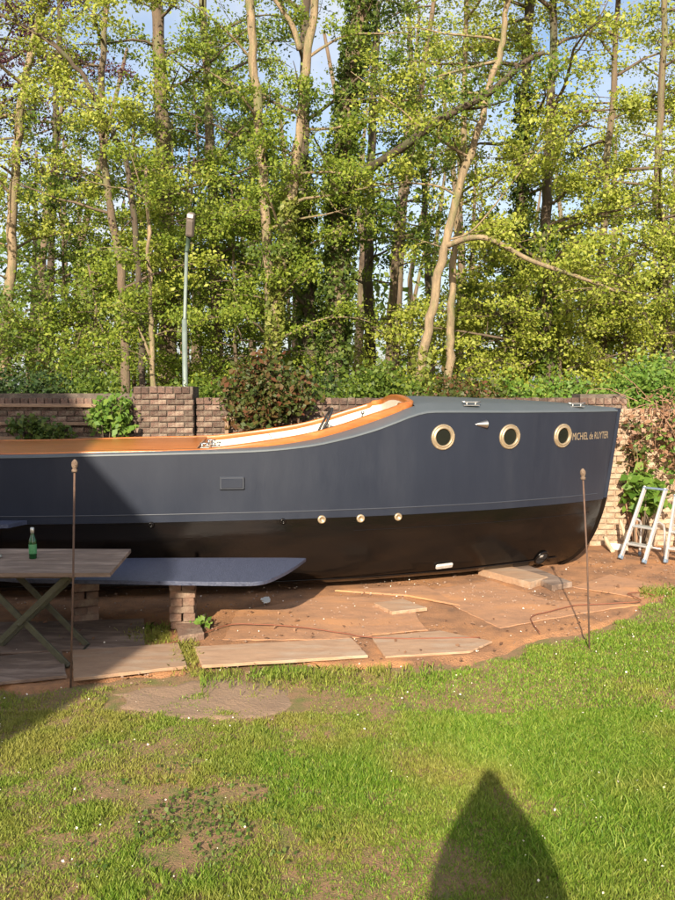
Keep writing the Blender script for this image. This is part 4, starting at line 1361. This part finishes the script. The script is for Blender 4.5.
# ------------------------------------------------------------------ far woodland (one mass)
N = 52000
xx = (rng.random(N) - .5) * 90; yy = 30 + rng.random(N)**1.2 * 34
hmax = 5.5 + 9.0 * fbm(xx, yy * .3, .12, 3)
zz = rng.random(N) ** 1.25 * hmax
dens = fbm(xx + 5, zz * 1.3 + yy * .15, .42, 3)
k = dens > .47 + .12 * (zz / 10)
C = np.stack([xx[k], yy[k], zz[k] + .1], 1)
fw = empty('far_woodland', (0, 45, 0)); tag(fw, 'hazy far green woodland seen between the trunks', 'woodland', kind='stuff')
leaf_mesh('foliage', C - np.array([0, 45, 0]), .36, M['leaf_mid'], fw)
mb = MB()
for k in range(70):
    x = (rng.random() - .5) * 70; y = 28 + rng.random() * 25; h = 12 + rng.random() * 5
    mb.tube([(x, y - 45, 0), (x + rng.normal() * .3, y - 45, h * .5), (x + rng.normal() * .8, y - 45, h)], [.2, .15, .06], 6)
mb.build('trunks', M['bark_brown'], fw, fix=False)

# ------------------------------------------------------------------ grass
DIRT = [ground(175, 800)[:2], ground(215, 830)[:2], ground(110, 790)[:2], ground(230, 790)[:2], ground(185, 855)[:2], ground(130, 700)[:2]]


def grass_density(x, y):
    """1 for thick turf, 0 for bare earth"""
    f = yard_front(x)
    e = np.clip((f + .10 * (fbm(x, y, 5) - .5) * 4 - y) / .12, 0, 1)
    d = e * np.clip((fbm(x, y, 1.6) - .2) * 5, .5, 1)
    wear = np.clip((1.0 - x) / 1.6, 0, 1)
    d = d * np.clip(1 - wear * (fbm(x + 3, y, 3.2, 5) - .48) * 6, .45, 1) * np.clip(1 - wear * (fbm(x, y + 7, 11, 3) - .5) * 5, .35, 1)
    for P in PATCHES:
        d = np.where(inside(P, x, y), d * np.clip((fbm(x, y, 4.5) - .5) * 4, .04, .8), d)
    for c, r in zip(DIRT, (.13, .10, .09, .11, .10, .08)):
        q = np.hypot((x - c[0]) * .8, y - c[1]) / (r * 1.9)
        d = d * np.clip(q * q * (.6 + 1.6 * fbm(x, y, 7)) - .2, .12, 1)
    return d


def make_grass(name, n, x0, x1, y0, y1, hmin, hmax, wid, m, dens=True, thr=None, lean=.45):
    x = x0 + (x1 - x0) * rng.random(n); y = y0 + (y1 - y0) * rng.random(n)
    k = (np.abs(x) < y * .44 + .35)
    x = x[k]; y = y[k]
    dd = grass_density(x, y)
    k = rng.random(len(x)) < dd
    x = x[k]; y = y[k]; dd = dd[k]
    N = len(x)
    tuft = fbm(x, y, 2.6)
    h = (hmin + (hmax - hmin) * rng.random(N) ** 1.4) * (.7 + .6 * np.clip((tuft - .25) * 2, 0, 1)) * (.55 + .45 * dd)
    z = lawn_z(x, y) - .004
    a = rng.random(N) * 2 * math.pi
    dx, dy = np.cos(a), np.sin(a)
    ln = lean * (.3 + 1.2 * rng.random(N)) * h
    b = rng.random(N) * 2 * math.pi
    lx, ly = np.cos(b) * ln, np.sin(b) * ln
    w = wid * (.6 + .8 * rng.random(N)) * (1 + .05 * y)
    V = np.empty((N, 4, 3))
    for i, (s, f, hh) in enumerate(((0, 0, 0), (1, .3, .5), (0, 1, 1), (-1, .3, .5))):
        V[:, i, 0] = x + dx * w * s * .5 + lx * f
        V[:, i, 1] = y + dy * w * s * .5 + ly * f
        V[:, i, 2] = z + h * hh * (1 - .25 * f * lean)
    o = raw_quads(name, V.reshape(-1, 3), N, 4, m)
    return o


g1 = make_grass('lawn_grass', 560000, -2.4, 3.4, 2.9, 5.2, .012, .046, .0042, M['grass'])
tag(g1, 'short patchy lawn grass in the foreground', 'grass', kind='stuff')
g2 = make_grass('lawn_grass', 420000, -4.2, 4.8, 5.2, 9.6, .012, .040, .0055, M['grass'])
tag(g2, 'short lawn grass running up to the yard edge', 'grass', kind='stuff')
# longer tufts on the right, as unmown spots
o = make_grass('grass_tufts', 9000, .7, 2.6, 3.4, 5.0, .035, .10, .0035, M['grass'], lean=.8); tag(o, 'long grass tufts standing out of the lawn', 'grass', kind='stuff')
# clover in the worn spot
N = 1300
c = ground(190, 815)
x = c[0] + rng.normal(size=N) * .30 + .06; y = c[1] + rng.normal(size=N) * .30
k = fbm(x, y, 6) > .47
C = np.stack([x[k], y[k], lawn_z(x[k], y[k]) + .008 + .022 * rng.random(k.sum())], 1)
o = leaf_mesh('clover', C, .017, M['clover'], up=1.6, aspect=.9); tag(o, 'dark clover growing in the worn lawn spot', 'clover', kind='stuff')
# petals and little stones
N = 900
x = -3 + 7.5 * rng.random(N); y = 3.2 + 7.0 * rng.random(N) ** 1.1
k = (np.abs(x) < y * .43 + .2) & (fbm(x, y, 1.3) > .40)
x = x[k]; y = y[k]
C = np.stack([x, y, np.where(y > yard_front(x), .035, lawn_z(x, y) + .028)], 1)
o = leaf_mesh('fallen_petals', C, .010, M['petal'], up=1.5, aspect=.9); tag(o, 'white petals strewn over grass and earth', 'petals', kind='stuff')
mb = MB()
for k in range(4200):
    x = -3.2 + 7.4 * rng.random(); y = 5.6 + 4.6 * rng.random()
    if y < yard_front(x) - .1 or fbm(x, y, 1.5) < .42:
        continue
    r = .003 + .012 * rng.random() ** 4
    vs = np.array([(1, 0, 0), (0, 1, 0), (-1, 0, 0), (0, -1, 0), (0, 0, .8), (0, 0, -.8)]) * r * (.7 + .6 * rng.random((6, 1)))
    mb.add(vs + np.array([x, y, .02 + r * .3]), [(0, 1, 4), (1, 2, 4), (2, 3, 4), (3, 0, 4), (1, 0, 5), (2, 1, 5), (3, 2, 5), (0, 3, 5)])
o = mb.build('small_stones', M['stone']); tag(o, 'small stones and crumbs on the yard', 'stones', kind='stuff')
N = 900
x = -3 + 7.2 * rng.random(N); y = 5.8 + 4.6 * rng.random(N)
k = (y > yard_front(x) - .05) & (fbm(x, y, 1.1) > .45)
C = np.stack([x[k], y[k], .034 + .004 * rng.random(k.sum())], 1)
o = leaf_mesh('leaf_litter', C, .03, M['leaf_dead'], up=3.0); tag(o, 'dead brown leaves scattered over the yard', 'leaves', kind='stuff')
# grass creeping between the boards
V = []
for k in range(4200):
    px = rng.choice([rng.normal(155, 14), rng.normal(188, 8), rng.normal(300, 70), rng.uniform(640, 690), rng.normal(330, 80)])
    py = {0: 0}.get(0)
    if px < 170: py = rng.normal(637, 5)
    elif px < 200: py = rng.normal(655, 8)
    elif px > 600: py = rng.normal(594, 3)
    else: py = 673 - (px - 200) * .03 + abs(rng.normal()) * 9
    if 200 <= px <= 600 and fbm(px, py, .06) < .42: continue
    p = ground(px, py); h = .02 + .045 * rng.random(); t = rng.random() * 6.28; l = h * rng.random(); q = rng.random() * 6.28
    lx, ly = math.cos(t) * l, math.sin(t) * l; dx, dy = math.cos(q) * .003, math.sin(q) * .003
    x, y, z = p[0], p[1], .004
    V.append([(x - dx, y - dy, z), (x + dx, y + dy, z), (x + dx * .8 + lx * .35, y + dy * .8 + ly * .35, z + h * .65), (x + lx, y + ly, z + h * .9), (x - dx * .8 + lx * .35, y - dy * .8 + ly * .35, z + h * .65)])
V = np.array(V)
o = raw_quads('creeping_grass', V.reshape(-1, 3), len(V), 5, M['grass']); tag(o, 'grass creeping between the boards of the yard', 'grass', kind='stuff')

# ------------------------------------------------------------------ behind the camera: the house and the photographer, whose shadows lie in the picture
M['hbrick'] = mat('house_brick', (.30, .15, .10), (.22, .11, .08), .9, 12, .4, 40)
M['rooftile'] = mat('roof_tile', (.16, .08, .055), (.11, .06, .045), .85, 8, .5, 20)
M['winframe'] = mat('window_paint', (.75, .74, .7), None, .5)
M['winglass'] = mat('window_glass', (.03, .035, .04), None, .05)
house = empty('gabled_house', (-6.74, -2.56, 0), math.radians(-13.8)); tag(house, 'brick gabled house whose shadow falls over the table', 'house')
RG = 5.2 + 3.6 * 1.07; EV = RG - 3.37 * 1.07
mb = MB(); mb.add([(-3.37, 0, 0), (3.37, 0, 0), (3.37, 0, EV - .1), (0, 0, RG - .2), (-3.37, 0, EV - .1), (-3.37, -6.5, 0), (3.37, -6.5, 0), (3.37, -6.5, EV - .1), (0, -6.5, RG - .2), (-3.37, -6.5, EV - .1)],
                  [(0, 1, 2, 3, 4), (9, 8, 7, 6, 5), (1, 6, 7, 2), (5, 0, 4, 9), (2, 7, 8, 3), (3, 8, 9, 4)]); mb.build('wall', M['hbrick'], house)
for s in (-1, 1):
    mb = MB()
    a = [(0, RG), (s * 3.6, RG - 3.6 * 1.07), (s * 3.6, RG - 3.6 * 1.07 - .16), (0, RG - .16)]
    vs = [(x, .2, z) for x, z in a] + [(x, -6.7, z) for x, z in a]
    mb.add(vs, [(0, 1, 2, 3), (4, 5, 6, 7), (0, 1, 5, 4), (1, 2, 6, 5), (2, 3, 7, 6), (3, 0, 4, 7)]); mb.build('roof', M['rooftile'], house)
for x, z in ((-1.6, 1.5), (1.6, 1.5), (-1.6, 4.2), (1.6, 4.2), (0, 6.6)):
    mb = MB(); mb.box((x, .03, z), (1.0, .10, 1.3), bev=.01); wf = mb.build('window', M['winframe'], house)
    mb = MB(); mb.box((x, .082, z), (.82, .012, 1.12)); mb.build('pane', M['winglass'], wf)
mb = MB(); mb.box((0, .03, 1.05), (1.0, .1, 2.1), bev=.01); mb.build('door', M['greenpost'], house)


def skin(name, verts, edges, radii, m, parent, root_i=0, sub=2):
    me = bpy.data.meshes.new(name); me.from_pydata(verts, edges, [])
    o = link(name, me, None)
    sm = o.modifiers.new('skin', 'SKIN'); sm.use_smooth_shade = True
    for i, r in enumerate(radii):
        r = r if hasattr(r, '__len__') else (r, r)
        me.skin_vertices[0].data[i].radius = r
        me.skin_vertices[0].data[i].use_root = (i == root_i)
    ss_ = o.modifiers.new('sub', 'SUBSURF'); ss_.levels = sub; ss_.render_levels = sub
    dg = bpy.context.evaluated_depsgraph_get()
    me2 = bpy.data.meshes.new_from_object(o.evaluated_get(dg))
    bpy.data.objects.remove(o)
    me2.materials.clear(); me2.materials.append(m)
    for p in me2.polygons: p.use_smooth = True
    return link(name, me2, parent)


M['coat'] = mat('dark_jacket', (.03, .035, .05), (.04, .045, .06), .8, 20, .3, 60)
M['trousers'] = mat('blue_trousers', (.05, .07, .12), (.06, .08, .13), .85, 20, .3, 60)
M['skin'] = mat('skin', (.55, .34, .25), None, .5)
M['hair'] = mat('brown_hair', (.06, .04, .025), None, .6)
PY = -.34
per = empty('person', (0, PY, 0)); tag(per, 'person in a dark jacket holding a phone up overhead', 'person')
vb = [(0, 0, .98), (0, -.01, 1.12), (0, -.01, 1.3), (0, 0, 1.43), (0, 0, 1.52), (0, .02, 1.60), (0, .02, 1.71)]
rb = [(.15, .11), (.14, .10), (.165, .11), (.13, .085), (.058, .058), (.07, .085), (.075, .095)]
eb = [(0, 1), (1, 2), (2, 3), (3, 4), (4, 5), (5, 6)]
for s in (-1, 1):
    i = len(vb)
    vb += [(s * .19, 0, 1.44), (s * .18, .07, 1.62), (s * .10, .15, 1.79), (s * .045, .23, 1.93), (s * .035, .255, 1.99)]
    rb += [.12, .145, .13, .075, .045]
    eb += [(3, i), (i, i + 1), (i + 1, i + 2), (i + 2, i + 3), (i + 3, i + 4)]
    i = len(vb)
    vb += [(s * .10, 0, .88), (s * .11, .02, .50), (s * .115, -.02, .10), (s * .13, .12, .04)]
    rb += [.098, .066, .05, (.05, .04)]
    eb += [(0, i), (i, i + 1), (i + 1, i + 2), (i + 2, i + 3)]
body = skin('body', vb, eb, rb, M['coat'], per)
body.data.materials.append(M['trousers']); body.data.materials.append(M['skin'])
for p in body.data.polygons:
    z = p.center.z
    p.material_index = 1 if z < .95 else (2 if (1.53 < z and abs(p.center.x) < .11 and p.center.y < .13) else 0)
for s in (-1, 1):
    hv = [(s * .045, .25, 1.965), (s * .043, .262, 2.005)]; hr = [.032, (.03, .02)]; he = [(0, 1)]
    for k, (dx, dz, L) in enumerate(((-.012, .045, .045), (-.004, .03, .05), (.004, .012, .05), (.012, -.004, .042))):
        i = len(hv)
        hv += [(s * (.042 + dx), .272, 2.005 + dz), (s * (.042 + dx - L * .4), .268, 2.02 + dz * .8), (s * (.042 + dx - L * .7), .255, 2.022 + dz * .7)]
        hr += [.0095, .009, .008]; he += [(1, i), (i, i + 1), (i + 1, i + 2)]
    i = len(hv); hv += [(s * .045, .235, 1.985), (s * .03, .232, 2.01)]; hr += [.0115, .009]; he += [(0, i), (i, i + 1)]
    skin('hand', hv, he, hr, M['skin'], per, 0, 1)
mb = MB(); mb.lathe([(0, .115), (.05, .105), (.083, .06), (.092, .0), (.085, -.05), (.07, -.06)], 20, Matrix.Translation((0, .0, 1.72)) @ Matrix.Scale(1.12, 4, (0, 1, 0))); mb.build('hair', M['hair'], per)
mb = MB()
mb.add([(-.012, .105, 1.655), (.012, .105, 1.655), (0, .135, 1.652), (0, .108, 1.70)], [(0, 1, 2), (0, 2, 3), (1, 3, 2)]); mb.build('nose', M['skin'], per)
for s in (-1, 1):
    mb = MB(); mb.lathe([(0, .012), (.008, .009), (.012, 0)], 12, Matrix.Translation((s * .03, .103, 1.695)) @ Matrix.Rotation(-math.pi / 2, 4, 'X')); mb.build('eye', M['winframe'], per)
    mb = MB(); mb.lathe([(0, .012), (.018, .008), (.026, 0), (.018, -.008), (0, -.01)], 12, Matrix.Translation((s * .082, .01, 1.67)) @ Matrix.Rotation(math.pi / 2, 4, 'Y')); mb.build('ear', M['skin'], per)
mb = MB(); mb.box((0, .108, 1.622), (.045, .012, .012), bev=.004); mb.build('mouth', mat('lips', (.4, .17, .14), None, .5), per)
ph = empty('phone', (0, -.055, EYE - .035)); tag(ph, 'black phone held overhead in both hands', 'phone')
mb = MB(); mb.box((0, 0, 0), (.062, .0085, .125), bev=.003); mb.build('case', M['rubber'], ph)
mb = MB(); mb.box((0, -.0047, 0), (.054, .0008, .098)); mb.build('screen', M['winglass'], ph)
